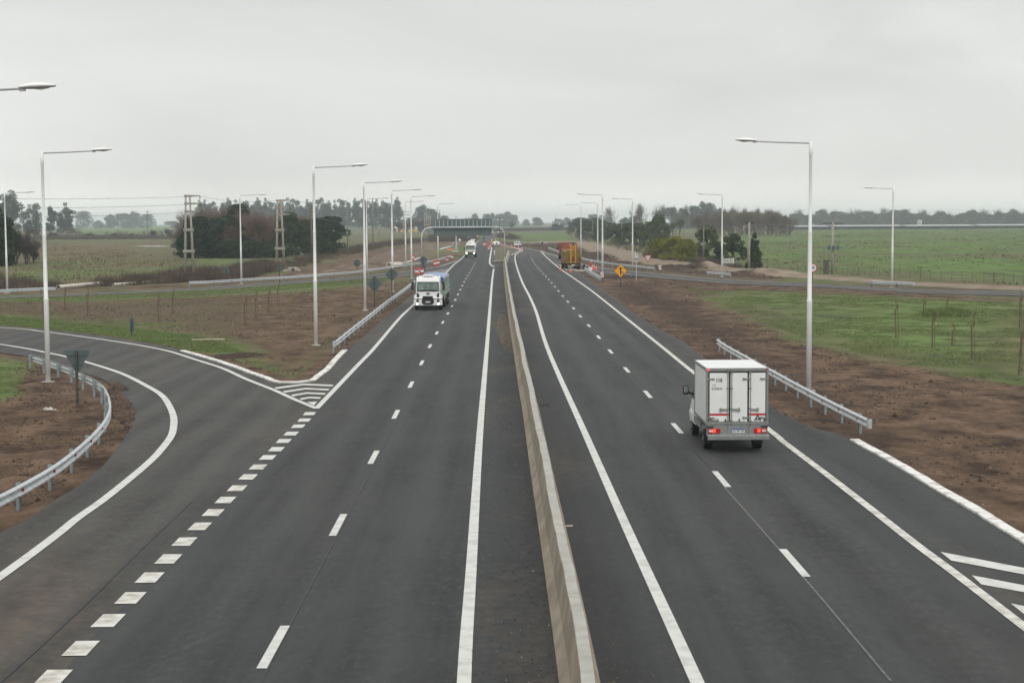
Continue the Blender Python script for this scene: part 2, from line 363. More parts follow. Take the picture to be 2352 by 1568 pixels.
R_DARKV = [(1400,655),(1470,650),(1570,690),(1700,760),(1830,860),(1900,900),(2050,1010),(2150,1100),(2050,1050),(1950,1005),(1850,940),(1780,905),(1640,800),(1500,715),(1440,690)]
R_DARKV2 = [(940,655),(985,650),(975,668),(930,700),(880,735),(830,780),(800,800),(770,800),(840,740),(900,690)]
R_OLIVE = [(-300,690),(0,694),(300,686),(560,690),(620,700),(600,740),(480,765),(420,775),(330,752),(200,740),(0,731),(-300,722)]
dark = np.maximum.reduce([soft(Pw, R_DARKR, 8)*.9, soft(Pw, R_DARKV, 5)*1.0, soft(Pw, R_DARKV2, 4)*.85])
lush = np.maximum.reduce([soft(Pw, R_LUSHR, 14)*1.0, soft(Pw, R_LUSH_S1, 3), soft(Pw, R_LUSH_S2, 2), soft(Pw, R_LUSH_S3, 3)*.8, soft(Pw, R_LUSH_4, 1.5)*.6, soft(Pw, R_FIELDR, 15)*.75, soft(Pw, R_GRASSR, 5)*.65, soft(Pw, R_FARLUSH, 60)*1.2])
dirt *= 1-np.maximum(soft(Pw, R_LUSH_S2, 2)*.9, soft(Pw, R_LUSH_S1, 2)*.9)
road_d = np.where(inside(P, ASPH_W), 0, seg_dist(P, ASPH_W))
dirt = np.maximum(dirt, np.clip(1.25-road_d/1.6, 0, 1)*(GY < 330)*(1-.75*np.clip(lush, 0, 1)))
dirt *= 1-.62*soft(Pw, R_OLIVE, 8)
brown = np.maximum(soft(Pw, R_BRNFIELD, 30)*.22, soft(Pw, R_GORE, 6)*.8)
road_d = np.where(inside(P, ASPH_W), 0, seg_dist(P, ASPH_W))
rough = np.clip((road_d-.35)/1.6, 0, 1)
trackflat = 1-.85*tan
Z = (fbm(GX/1.3, GY/1.3, 5, 4)-.5)*.20*(.35+dirt*.9)*trackflat + (fbm(GX/.45, GY/.6, 8, 2)-.5)*.07*dirt + (fbm(GX/18, GY/18, 7, 2)-.5)*.5*np.clip((road_d-4)/15, 0, 1)*(GY < 500)
def mound(px, py, rx, ry, h, sd):
    c = W(px, py); q = ((GX-c.x)/rx)**2+((GY-c.y)/ry)**2
    return np.exp(-q*1.4)*h*(.6+.8*fbm(GX/.9, GY/.9, sd, 3))
MOUNDS = [(1380,587,9,20,.75),(1420,594,7,12,.6),(1560,617,7,4,.7),(1600,620,6,3,.8),(1625,620,3,3,.5),(1660,622,2.2,2,.5),(1740,630,6,2,.7),(1775,631,4,2,.7),(2175,727,1.7,2.2,.55),(2308,749,1.3,1.6,.6),
 (284,918,.55,2.6,.30),(296,945,.6,1.6,.28),(1960,1028,2.0,1.0,.25),(1715,930,1.2,1.2,.25),(548,821,2.2,2.5,.25),(870,611,3,3,.6),(820,612,4,3,.5),(1430,640,4,6,.4),(985,563,10,14,.6),(1050,588,4,4,.3),(1190,567,3,8,.5)]
extra = np.zeros_like(Z)
for i, (a, b, c, d, h) in enumerate(MOUNDS):
    mm = mound(a, b, c, d, h, 20+i); extra += mm
    k = np.clip(mm/max(h, .3)*1.6, 0, 1)
    if a not in (985, 2175, 2308): dark = np.maximum(dark, k); dirt = np.maximum(dirt, k)
for pq in ([(746.5+x*.2197, 373.2+y*.2197) for x, y in [(720,1075),(740,1050),(880,1020),(950,995),(1015,978),(1000,1010),(920,1045),(770,1080)]], [(746.5+x*.2197, 373.2+y*.2197) for x, y in [(1180,915),(1190,900),(1300,868),(1360,862),(1340,880),(1200,925)]], [(x*.2197, 373.2+y*.2197) for x, y in [(1380,885),(1380,865),(1820,862),(1820,890)]]):
    flat = soft(P, pq, 6); Z = Z*(1-flat); extra = extra*(1-flat)
Z = (Z+extra*1.0)*rough + np.where(road_d <= 0, -.05, .02)
me = fast_mesh('ground', np.stack([GX, GY, Z], 1), (lambda i: np.stack([i, i+1, i+1+nc, i+nc], 1))((np.arange(nr-1)[:, None]*nc+np.arange(nc-1)[None]).ravel()), None)
for nm, arr in (('dirt', dirt), ('tan', tan), ('dark', dark), ('lush', lush), ('brown', brown)):
    a = me.attributes.new(nm, 'FLOAT', 'POINT'); a.data.foreach_set('value', arr.astype(np.float32))
me.polygons.foreach_set('use_smooth', [True]*len(me.polygons))
ground = bpy.data.objects.new('ground', me); COL.objects.link(ground)
tag(ground, 'flat plain of grass fields, bare soil verges and dirt tracks', kind='structure')

gm = bpy.data.materials.new('soil_and_grass'); gm.use_nodes = True; T = gm.node_tree; PB = T.nodes['Principled BSDF']
PB.inputs['Roughness'].default_value = .95; PB.inputs['Specular IOR Level'].default_value = .15
def N(t, **k):
    n = T.nodes.new(t)
    for a, b in k.items(): setattr(n, a, b)
    return n
tcg = N('ShaderNodeTexCoord')
def noise(scale, detail=5, st=None, rough=.6):
    n = N('ShaderNodeTexNoise'); n.inputs['Scale'].default_value = scale; n.inputs['Detail'].default_value = detail; n.inputs['Roughness'].default_value = rough
    if st:
        m_ = N('ShaderNodeMapping'); m_.inputs['Scale'].default_value = st; T.links.new(tcg.outputs['Object'], m_.inputs[0]); T.links.new(m_.outputs[0], n.inputs[0])
    else: T.links.new(tcg.outputs['Object'], n.inputs[0])
    return n.outputs[0]
def L(s, i): T.links.new(s, i)
def ramp2(fac, a, b, lo, hi):
    r = N('ShaderNodeValToRGB'); r.color_ramp.elements[0].position = .5+(lo-.5)*.6; r.color_ramp.elements[1].position = .5+(hi-.5)*.6
    r.color_ramp.elements[0].color = (*a, 1); r.color_ramp.elements[1].color = (*b, 1); L(fac, r.inputs[0]); return r.outputs[0]
def mixc(f, a, b):
    m_ = N('ShaderNodeMix', data_type='RGBA'); L(f, m_.inputs[0]) if not isinstance(f, float) else m_.inputs[0].__setattr__('default_value', f)
    L(a, m_.inputs[6]); L(b, m_.inputs[7]); return m_.outputs[2]
def attr(nm): a = N('ShaderNodeAttribute'); a.attribute_name = nm; return a.outputs['Fac']
def thr(a_, n_, amt, lo=.4, hi=.6):
    """region edge broken up by noise"""
    s = N('ShaderNodeMath', operation='SUBTRACT'); L(n_, s.inputs[0]); s.inputs[1].default_value = .5
    m_ = N('ShaderNodeMath', operation='MULTIPLY_ADD'); L(s.outputs[0], m_.inputs[0]); m_.inputs[1].default_value = amt; L(a_, m_.inputs[2])
    r = N('ShaderNodeMapRange'); r.inputs[1].default_value = lo; r.inputs[2].default_value = hi; L(m_.outputs[0], r.inputs[0]); return r.outputs[0]
n_big = noise(.035, 6); n_mid = noise(.35, 7); n_fine = noise(3.0, 6, rough=.7); n_str = noise(.05, 6, (1, .35, 1)); n_grit = noise(14.0, 3)
n_huge = noise(.011, 9, (1, .55, 1), .66)
grass = mixc(thr(n_huge, n_mid, .25, .46, .56), ramp2(n_mid, (.072,.110,.026), (.140,.188,.060), .3, .72), ramp2(n_mid, (.115,.085,.05), (.165,.13,.08), .3, .72))
grass = mixc(thr(noise(.03, 8, (1, .6, 1), .7), n_fine, .25, .54, .66), grass, ramp2(n_mid, (.045,.052,.025), (.08,.085,.042), .3, .7))
dry = ramp2(n_fine, (.10,.082,.050), (.19,.155,.095), .3, .7)
g1 = mixc(thr(n_str, n_mid, .8, .46, .64), grass, dry)
g1 = mixc(thr(n_fine, n_grit, .5, .58, .74), g1, ramp2(n_grit, (.035,.036,.020), (.07,.07,.035), .3, .7))
lushc = mixc(thr(noise(.03, 10, (1, .45, 1), .72), n_mid, .2, .47, .58), ramp2(n_mid, (.078,.140,.030), (.140,.210,.060), .3, .7), ramp2(n_mid, (.085,.080,.038), (.145,.140,.07), .3, .7))
lushc = mixc(thr(noise(.06, 9, (1, .4, 1), .72), n_mid, .2, .56, .66), lushc, ramp2(n_mid, (.035,.048,.022), (.07,.08,.036), .3, .7))
g2 = mixc(thr(attr('lush'), n_mid, .9, .38, .72), g1, lushc)
g3 = mixc(thr(attr('brown'), n_mid, 1.4, .40, .75), g2, ramp2(n_fine, (.075,.052,.036), (.155,.115,.075), .3, .7))
mott = noise(.13, 8, (1, .4, 1), .72)
g3 = mixc(thr(mott, n_fine, .25, .53, .70), g3, ramp2(n_fine, (.040,.045,.022), (.085,.08,.042), .3, .7))
mott2 = noise(.10, 8, (1, .4, 1), .72)
g3 = mixc(thr(mott2, n_mid, .25, .55, .75), g3, ramp2(n_mid, (.12,.15,.055), (.19,.20,.10), .3, .7))
soil = ramp2(noise(.55, 9, (1, .6, 1), .68), (.046,.029,.019), (.180,.116,.075), .3, .70)
soil = mixc(thr(n_big, n_mid, .6, .5, .7), soil, ramp2(n_mid, (.10,.067,.046), (.20,.140,.10), .3, .7))
soil = mixc(thr(n_grit, n_fine, .6, .60, .72), soil, ramp2(n_fine, (.030,.020,.015), (.06,.04,.03), .3, .7))
dk = ramp2(n_fine, (.024,.016,.013), (.085,.056,.042), .3, .72)
soil = mixc(thr(attr('dark'), n_mid, .8, .40, .75), soil, dk)
tn = ramp2(n_mid, (.19,.145,.105), (.30,.240,.185), .3, .7)
soil2 = mixc(thr(attr('tan'), n_mid, .5, .38, .6), soil, tn)
g4 = mixc(thr(attr('dirt'), n_fine, .9, .42, .6), g3, soil)
g5 = mixc(thr(attr('tan'), n_mid, .5, .38, .62), g4, tn)
L(g5, PB.inputs['Base Color'])
bmp = N('ShaderNodeBump'); bmp.inputs['Strength'].default_value = .7; bmp.inputs['Distance'].default_value = .12; L(n_fine, bmp.inputs['Height']); L(bmp.outputs[0], PB.inputs['Normal'])
me.materials.clear(); me.materials.append(gm)

# ------------------------------------------------------------------ asphalt
def asphalt(name, base, brown_amt, streak=.12, tint=(.95, 1.0, .985)):
    m = bpy.data.materials.new(name); m.use_nodes = True
    global T, tcg
    T0, tc0 = T, tcg; T = m.node_tree; tcg = N('ShaderNodeTexCoord'); b = T.nodes['Principled BSDF']
    b.inputs['Roughness'].default_value = .75; b.inputs['Specular IOR Level'].default_value = .25
    c = [base*k for k in tint]
    a = ramp2(noise(.9, 6, (1, .045, 1), .62), [v*(1-streak*2.2) for v in c], [v*(1+streak*2.6) for v in c], .32, .70)
    a2 = ramp2(noise(.16, 7, rough=.7), [v*.66 for v in c], [v*1.42 for v in c], .32, .70)
    mixed = mixc(.5, a, a2)
    md = noise(5.0, 6, (1, .5, 1), .75)
    mixed = mixc(thr(md, md, .2, .45, .72), mixed, ramp2(md, [v*1.1 for v in c], [v*1.5 for v in c], .5, .8))
    lit = noise(.5, 9, (1, .02, 1), .7)
    mixed = mixc(thr(lit, md, .3, .60, .80), mixed, ramp2(md, [v*1.35 for v in c], [v*1.8 for v in c], .4, .8))
    g = noise(38.0, 2, rough=.8)
    grit = mixc(thr(g, g, .2, .60, .75), mixed, ramp2(g, [v*1.5 for v in c], [v*2.1 for v in c], .5, .9))
    # wheel paths: paired bands along the lanes, faded in and out
    sx_ = N('ShaderNodeSeparateXYZ'); L(tcg.outputs['Object'], sx_.inputs[0])
    k1 = N('ShaderNodeMath', operation='MULTIPLY_ADD'); L(sx_.outputs[1], k1.inputs[0]); k1.inputs[1].default_value = .0097; L(sx_.outputs[0], k1.inputs[2])
    k1b = N('ShaderNodeMath', operation='MULTIPLY_ADD'); L(noise(.05, 3), k1b.inputs[0]); k1b.inputs[1].default_value = 1.6; L(k1.outputs[0], k1b.inputs[2])
    k2 = N('ShaderNodeMath', operation='MULTIPLY'); L(k1b.outputs[0], k2.inputs[0]); k2.inputs[1].default_value = 2*PI/1.83
    k3 = N('ShaderNodeMath', operation='SINE'); L(k2.outputs[0], k3.inputs[0])
    k4 = N('ShaderNodeMapRange'); k4.inputs[1].default_value = -.6; k4.inputs[2].default_value = 1.0; k4.inputs[4].default_value = 1.0; L(k3.outputs[0], k4.inputs[0])
    k5 = N('ShaderNodeMath', operation='MULTIPLY'); L(k4.outputs[0], k5.inputs[0]); L(noise(.12, 5, (1, .15, 1)), k5.inputs[1])
    grit = mixc(k5.outputs[0], grit, ramp2(md, [v*1.55 for v in c], [v*2.1 for v in c], .35, .75))
    stain = thr(noise(.22, 7, (1, .25, 1)), noise(2.5, 4), .35, .50, .74)
    mul = N('ShaderNodeMath', operation='MULTIPLY'); L(stain, mul.inputs[0]); mul.inputs[1].default_value = brown_amt
    out = mixc(mul.outputs[0], grit, ramp2(noise(1.2, 6), (.085,.062,.045), (.15,.115,.085), .3, .7))
    spot = thr(noise(5.0, 3), noise(.3, 2), .5, .80, .86)
    out = mixc(spot, out, ramp2(g, (.02,.02,.02), (.035,.033,.03), .3, .7))
    L(out, b.inputs['Base Color'])
    bm_ = N('ShaderNodeBump'); bm_.inputs['Strength'].default_value = .35; bm_.inputs['Distance'].default_value = .02; L(g, bm_.inputs['Height']); L(bm_.outputs[0], b.inputs['Normal'])
    T, tcg = T0, tc0
    return m
A_ramp = asphalt('asphalt_ramp', .045, .75, .2, (1.03, 1.0, .93)); A_main = asphalt('asphalt_lanes', .035, .12, .26); A_right = asphalt('asphalt_right_lanes', .035, .07, .26); A_sh = asphalt('asphalt_shoulder', .029, .5, .14); A_out = asphalt('asphalt_right_shoulder', .037, .55, .16)
M['seam'] = mat('tar_seam', (.03,.03,.03), .7, .3, 3); M['skid'] = mat('pale_scuff', (.12,.125,.125), .8, .3, 6)
import bmesh
def sheet(name, pts, z, m, parent=None, sub=None):
    bm = bmesh.new(); vs = [bm.verts.new((p.x, p.y, z)) for p in pts]; f = bm.faces.new(vs)
    if f.normal.z < 0: f.normal_flip()
    f.normal_update()
    if f.normal.z < 0: f.normal_flip()
    bmesh.ops.triangulate(bm, faces=bm.faces[:], ngon_method='EAR_CLIP')
    me = bpy.data.meshes.new(name); bm.to_mesh(me); bm.free(); me.materials.append(m)
    o = bpy.data.objects.new(name, me); link(o, parent); return o
ZA = .03
road = sheet('road', ASPH_W, ZA, A_ramp); tag(road, 'dark asphalt dual carriageway with slip roads on both sides', kind='structure')

def resample(pts, step):
    pts = [Vector((p[0], p[1], 0)) for p in pts]; out = [pts[0].copy()]; acc = 0
    for a, b in zip(pts, pts[1:]):
        L_ = (b-a).length; t = step-acc
        while t <= L_: out.append(a+(b-a)*(t/L_)); t += step
        acc = (acc+L_) % step if L_ >= step-acc else acc+L_
    return out
def smooth_path(pts, n=6):
    """Catmull-Rom through ground points"""
    q = [pts[0]*2-pts[1]]+list(pts)+[pts[-1]*2-pts[-2]]; out = []
    for i in range(1, len(q)-2):
        a, b, c, d = q[i-1], q[i], q[i+1], q[i+2]
        for k in range(n):
            t = k/n; out.append(.5*((2*b)+(c-a)*t+(2*a-5*b+4*c-d)*t*t+(3*b-a-3*c+d)*t**3))
    out.append(q[-2]); return out
def offsets(pts):
    ns = []
    for i in range(len(pts)):
        d = (pts[min(i+1, len(pts)-1)]-pts[max(i-1, 0)]); d.z = 0; d.normalize(); ns.append(Vector((d.y, -d.x, 0)))   # to the right of travel
    return ns
def ribbon(name, px, width, m, z, parent, smooth=True, world=False, jit=0):
    pts = px if world else PTS(px)
    if smooth and len(pts) > 2: pts = smooth_path(pts)
    ns = offsets(pts); vs = []; rnd = random.Random(len(pts))
    for p, n in zip(pts, ns):
        a = n*(width/2+rnd.uniform(-jit, jit)); b = n*(width/2+rnd.uniform(-jit, jit))
        vs += [Vector((p.x, p.y, z))-a, Vector((p.x, p.y, z))+b]
    mb = MB(); mb.add(vs, [(2*i, 2*i+1, 2*i+3, 2*i+2) for i in range(len(pts)-1)]); return mb.build(name, m, parent)

LDASH = [(580,1568),(630,1488),(778,1206),(859,1051),(910,952),(945,883),(970,832),(989,793),(1005,763),(1019,738),(1042,697),(1067,646.4),(1076,631.8),(1085,616),(1092,603)]
RDASH = [(1990,1490),(1824,1295),(1656,1102),(1553,983),(1485,904),(1437,848),(1400,806),(1372,772),(1349,745),(1329,723),(1314,705),(1290,677.5),(1264.6,647.4),(1246.6,627),(1237,617),(1229.4,607.8),(1222,596),(1219,587)]
LEDGE = [(727,940),(821,841),(861,799),(917.5,732),(949.5,701),(1022.8,629.4),(1040,610.6),(1056,597.7),(1069.6,584.7),(1096,556.7),(1102,553)]
LIN = [(1030,2600),(1066,1568),(1083,1300),(1102,1000),(1119,790),(1130,649),(1134,618)]
RIN = [(2050,2600),(1600,1568),(1433,1200),(1345,1000),(1257,800),(1231.6,717.7),(1216,681),(1201,652),(1191,626),(1184.4,604),(1183,588.5),(1189,582),(1198.6,577.5),(1200,575),(1194,571),(1179,567.6),(1161,564),(1148,560),(1143,556)]
REDGE = [(3400,2250),(2700,1710),(2352,1443),(2200,1325),(2100,1250),(2000,1171),(1900,1093),(1800,1017),(1765,988),(1595,858.5),(1521.7,799),(1420.6,717.7),(1354.6,665.4),(1310.7,634.7),(1288.7,619.3),(1273,606.7),(1253.6,589.6),(1242.6,577.5)]
MERGE = [(120,1562),(186,1493),(249,1429),(300,1377),(344,1330),(387,1287),(424,1247),(459,1212),(490,1180),(518,1151),(545,1124),(570,1098),(593,1075),(615,1053),(635,1034),(652,1015),(669,998),(685,981),(699,967),(711,952)]
def cut(a, b): return [W(*p) for p in a]+[W(*p) for p in reversed(b)]
# lanes are separate asphalt courses laid on the base course
sheet('asphalt_lane', cut([(-200,2000),(186,1493),(459,1212),(711,952),(821,841),(861,799),(917.5,732),(949.5,701),(1022.8,629.4),(1056,597.7),(1096,556.7)], [(1040,2300),(1066,1568),(1083,1300),(1102,1000),(1119,790),(1130,649),(1134,614),(1126,603),(1128,578),(1120,565)]), ZA+.004, A_main, road)
sheet('asphalt_lane', cut([(1800,2000),(1600,1568),(1433,1200),(1345,1000),(1257,800),(1231.6,717.7),(1201,652),(1191,626),(1184.4,604),(1184,590)], [(2480,2000),(2046,1568),(1850,1328),(1656,1104),(1553,985),(1437,850),(1349,747),(1290,679),(1246,628),(1229,608.5),(1219,587)]), ZA+.004, A_right, road)
sheet('asphalt_lane', cut([(2486,2000),(2049,1568),(1853,1328),(1658,1104),(1554.5,985),(1438.5,850),(1350,747),(1290.7,679),(1246.6,628),(1229.5,608.5),(1219.4,587)], [(3020,1960),(2352,1443),(2200,1325),(2000,1171),(1900,1093),(1765,988),(1595,858.5),(1521.7,799),(1420.6,717.7),(1354.6,665.4),(1310.7,634.7),(1288.7,619.3),(1273,606.7),(1253.6,589.6)]), ZA+.003, asphalt('asphalt_outer_lane', .037, .12, .26), road)
sheet('asphalt_shoulder', cut([(1040,2300),(1066,1568),(1083,1300),(1102,1000),(1119,790),(1130,649),(1134,614)], [(1800,2000),(1600,1568),(1433,1200),(1345,1000),(1257,800),(1231.6,717.7),(1201,652),(1191,626),(1182,602)]), ZA+.008, A_sh, road)
sheet('asphalt_shoulder', cut([(3400,2250),(2700,1710),(2352,1443),(2100,1250),(1900,1093),(1765,988),(1595,858.5),(1420.6,717.7),(1354.6,665.4),(1310.7,634.7)], [(3790,2120),(2700,1462),(2352,1248),(2150,1126),(1962,1018),(1866,990),(1765,938),(1613,824),(1543,777),(1420,694),(1368,657),(1330,630)]), ZA+.004, A_out, road)
ribbon('tar_seam', [(2046,1568),(1845,1328.6),(1656,1112)], .05, M['skid'], ZA+.013, road)
ribbon('tar_seam', [(1656,1102),(1553,990),(1437,856),(1349,752),(1290,683),(1246,632)], .07, M['seam'], ZA+.013, road)
ribbon('tar_seam', [(438,1154),(380,1210),(305,1281),(200,1385),(63,1513),(-60,1620)], .09, M['seam'], ZA+.013, road)
ribbon('tar_seam', [(560,1660),(640,1488),(788,1206),(868,1051),(918,952)], .05, M['seam'], ZA+.013, road)

ZP = ZA+.018
for px in (LEDGE, LIN, RIN): ribbon('edge_line', px, .25, M['paint'], ZP, road)
ribbon('edge_line', REDGE, .25, M['paint_worn'], ZP, road)
ribbon('edge_line', [(1134.7,613.5),(1126.9,608.5),(1124.7,602.8),(1125.8,591),(1128,578),(1129,570.6),(1127,567.7),(1120,565)], .32, M['paint'], ZP+.004, road)
ribbon('edge_line', [(-1000,712),(-400,735),(0,753.5),(100,763),(200,776),(300,791),(345,799),(395,810),(454,829),(511.5,847.6),(564,871.7),(630,898),(674,918),(728,940.5)], .26, M['paint'], ZP+.004, road)
ribbon('edge_line', [(-1000,732),(-500,748),(-250,765),(-100,780),(0,792),(60,801.5),(107,811),(152,820.6),(195,832),(278,858.7),(344.5,892),(373,911),(388.5,933),(398.3,957.4),(399,979),(393,1003.6),(371,1033.7),(344.5,1062),(293,1106),(234,1153),(176,1194),(126,1234.6),(0,1328),(-400,1610),(-900,2000)], .28, M['paint'], ZP, road)
ribbon('edge_line', [(-600,713.5),(0,682.5),(198,675),(459,662.5),(593,652.5),(725,643.5),(832,635),(916,626),(951,622.5),(978,617.5),(1011,612),(1042,602),(1054,599)], .22, M['paint'], ZP, road)
ribbon('edge_line', [(-600,715.5),(0,685),(198,678),(459,666.5),(593,656.6),(725,647.2),(832,640),(916,634),(953,630.7),(971,627),(1033,618)], .22, M['paint'], ZP, road)
ribbon('edge_line', [(3200,722),(2352,678),(2108,671),(1895,658.8),(1787,654.4),(1655,648.6),(1523,637.5),(1435,629.3),(1382,625),(1343.5,620.8)], .2, M['paint'], ZP, road)
ribbon('edge_line', [(3200,712),(2352,673),(2108,666.5),(1875,654),(1655,642.3),(1545,632.4),(1435,622.5),(1340.4,608.6),(1289,592.4),(1274.8,587.3),(1253.6,582),(1242.6,577),(1214,571.5),(1196.5,569)], .22, M['paint'], ZP, road)
ribbon('edge_line', [(1273,606.7),(1298,611.4),(1320,615)], .2, M['paint'], ZP, road)
def dash_path(px, start, length, period, width, m, name, tmax):
    pts = smooth_path(PTS(px), 8); acc = [0]
    for a, b in zip(pts, pts[1:]): acc.append(acc[-1]+(b-a).length)
    def atl(s):
        for i in range(len(acc)-1):
            if acc[i+1] >= s: return pts[i]+(pts[i+1]-pts[i])*((s-acc[i])/max(1e-6, acc[i+1]-acc[i]))
        return pts[-1]
    s = start
    while s+length < acc[-1]:
        if s >= 0: ribbon(name, [atl(s), atl(s+length)], width, m, ZP, road, False, True)
        s += period
def arclen_at(px, q):
    pts = smooth_path(PTS(px), 8); t = W(*q); s = 0; best = (1e9, 0)
    for a, b in zip(pts, pts[1:]):
        d = (a-t).length
        if d < best[0]: best = (d, s)
        s += (b-a).length
    return best[1]
dash_path(LDASH, arclen_at(LDASH, (630,1488))-1.5, 3.0, 12.0, .19, M['paint'], 'lane_dash', 0)
dash_path(RDASH, arclen_at(RDASH, (1824,1295))-1.5, 3.0, 12.0, .19, M['paint'], 'lane_dash', 0)
for i, q in enumerate(MERGE):
    c = W(*q); a = W(*MERGE[max(i-1, 0)]); b = W(*MERGE[min(i+1, len(MERGE)-1)]); d = (b-a).normalized()
    ribbon('merge_dash', [c-d*.52, c+d*.52], .46, M['paint_worn'] if i < 13 else M['paint'], ZP, road, False, True)
def stripe(px, z=ZP):
    return sheet('chevron_stripe', [W(*p) for p in px], z, M['paint'], road)
def mz(x, y): return (344.5+x*.21973, 746.5+y*.21973)
for l in ([(1300,668),(1610,628),(1920,640)], [(1390,707),(1625,672),(1878,683)], [(1475,746),(1640,718),(1838,727)], [(1565,783),(1665,765),(1790,771)]):
    up = [mz(x, y-7) for x, y in l]; dn = [mz(x+(16 if i == 0 else (-14 if i == 2 else 0)), y+9) for i, (x, y) in enumerate(l)]
    stripe(up+dn[::-1])
stripe([mz(1640,815), mz(1750,808), mz(1715,850)])
for q in ([(2160,1271),(2352,1308),(2700,1375),(2700,1400),(2352,1323),(2185,1291)], [(2232,1325),(2352,1348),(2700,1415),(2700,1440),(2352,1364),(2254,1346)], [(2322,1390),(2400,1405),(2700,1462),(2700,1490),(2400,1425),(2350,1413)]): stripe(q)
for k in range(6):
    t = k/6; a = (971+(1033-971)*t, 627.2-9*t); b = (1019+(1037-1019)*t, 633-14*t)
    stripe([(a[0],a[1]), (a[0]+3,a[1]), (b[0]-1,b[1]), (b[0]-5,b[1]+.3)])
for k in range(5):
    t = k/5; a = (1283+16*t, 608+4.5*t); b = (1300+26*t, 620.5+.3*t)
    stripe([(a[0],a[1]), (a[0]+6,a[1]+1), (b[0]+7,b[1]), (b[0],b[1])])

# kerbs: white stones laid end to end
def kerb(name, px, label, width=.34, h=.10, stone=1.0):
    root = thing(name, label, None); root['kind'] = 'structure'
    del root['label']; root['label'] = label
    pts = resample(smooth_path(PTS(px)), stone); rnd = random.Random(7); ns = offsets(pts)
    for i in range(len(pts)-1):
        a, b = pts[i], pts[i+1]; d = (b-a).normalized(); g = .012; j = rnd.uniform(-.015, .015); hh = h+rnd.uniform(-.012, .01)
        a2 = a+d*g+ns[i]*j; b2 = b-d*g+ns[i+1]*j; n1, n2 = ns[i]*width/2, ns[i+1]*width/2; c = .012
        mb = MB(); mb.loft([[(q-n).to_tuple()[:2]+(-.05,), (q+n).to_tuple()[:2]+(-.05,), (q+n).to_tuple()[:2]+(hh-c,), (q+n*(1-c/width*2)).to_tuple()[:2]+(hh,), (q-n*(1-c/width*2)).to_tuple()[:2]+(hh,), (q-n).to_tuple()[:2]+(hh-c,)] for q, n in ((a2, n1), (b2, n2))])
        mb.build('kerb_stone', M['kerb'], root)
    return root
kerb('kerb', KERB_L, 'white kerb round the nose of the soil island by the left slip road')
kerb('kerb', KERB_R, 'white kerb along the right shoulder below the guardrail')
kerb('kerb', [(1137,585.8),(1136.3,576)], 'short white kerb on the left of the central island')
kerb('kerb', [(1174.4,586),(1181,583),(1193.5,576.5),(1193.5,573.6),(1181,570),(1160,567)], 'white kerb curving round the right tip of the central island', stone=2)
# central island of soil behind the barrier end
ISL = [(1137,568.5),(1150,566),(1158,566.6),(1180,570.5),(1193,574.5),(1193,577),(1181,583),(1172,586.5),(1160,588),(1158,606.5),(1137,606.5),(1136,590)]
isl = sheet('median_island', [W(*p) for p in ISL], .11, None); isl.data.materials.clear()
M['island'] = mat('island_soil', (.085,.062,.035), .95, .35, .6, col2=(.15,.125,.065), detail=8, lo=.25); isl.data.materials.append(M['island']); tag(isl, 'raised island of brown soil and grass between the carriageways', kind='structure')
# puddles
PUD = 0
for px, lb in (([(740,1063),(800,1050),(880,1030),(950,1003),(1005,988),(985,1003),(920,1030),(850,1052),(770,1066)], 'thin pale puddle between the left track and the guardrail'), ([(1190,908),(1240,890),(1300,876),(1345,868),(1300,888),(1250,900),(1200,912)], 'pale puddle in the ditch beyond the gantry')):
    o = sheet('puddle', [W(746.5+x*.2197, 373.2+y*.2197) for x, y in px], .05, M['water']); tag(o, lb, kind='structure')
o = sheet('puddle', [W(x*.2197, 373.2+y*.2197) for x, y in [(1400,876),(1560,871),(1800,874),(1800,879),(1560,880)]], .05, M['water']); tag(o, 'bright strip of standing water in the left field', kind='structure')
# ------------------------------------------------------------------ concrete median barrier
BAR = [(1300,1750),(1283,1568),(1246.6,1285.8),(1219,1091),(1200.9,953.9),(1190.6,889.4),(1178.9,807.4),(1167.2,728.3),(1159.8,660.9),(1156.5,620),(1155.5,603)]
bp_ = smooth_path([W(*p)+Vector((.355, 0, 0)) for p in BAR], 8)
bar = thing('concrete_barrier', 'long beige concrete barrier with pale cap between the two carriageways', 'barrier', bp_[4])
pts = resample(bp_, 1.2); ns = offsets(pts); rnd = random.Random(3); SEG = 5; off = bar.location.copy()
lat = [rnd.uniform(-.012, .012)+.022*math.sin(i*.37) for i in range(len(pts))]
for s in range(0, len(pts)-1, SEG):
    idx = list(range(s, min(s+SEG, len(pts)-1)+1))
    if len(idx) < 2: continue
    mb = MB(); mt = MB(); R1 = []; R2 = []
    for q, i in enumerate(idx):
        p = pts[i]-off; n = ns[i]; d = Vector((-n.y, n.x, 0))
        if q == 0: p = p+d*.012
        if q == len(idx)-1: p = p-d*.012
        k = lat[i]; hh = 1.01+.006*math.sin(i*1.7)
        R1.append([(p+n*(a+k*(z/1.01))).to_tuple()[:2]+(z,) for a, z in ((-.355,-.03), (.355,-.03), (.355,.09), (.20,.36), (.115,hh), (-.115,hh), (-.20,.36), (-.355,.09))])
        R2.append([(p+n*(a+k)).to_tuple()[:2]+(z,) for a, z in ((-.105,hh), (.105,hh), (.105,hh+.03), (-.105,hh+.03))])
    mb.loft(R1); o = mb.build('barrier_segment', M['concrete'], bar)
    mt.loft(R2); mt.build('cap', M['concrete_top'], o)
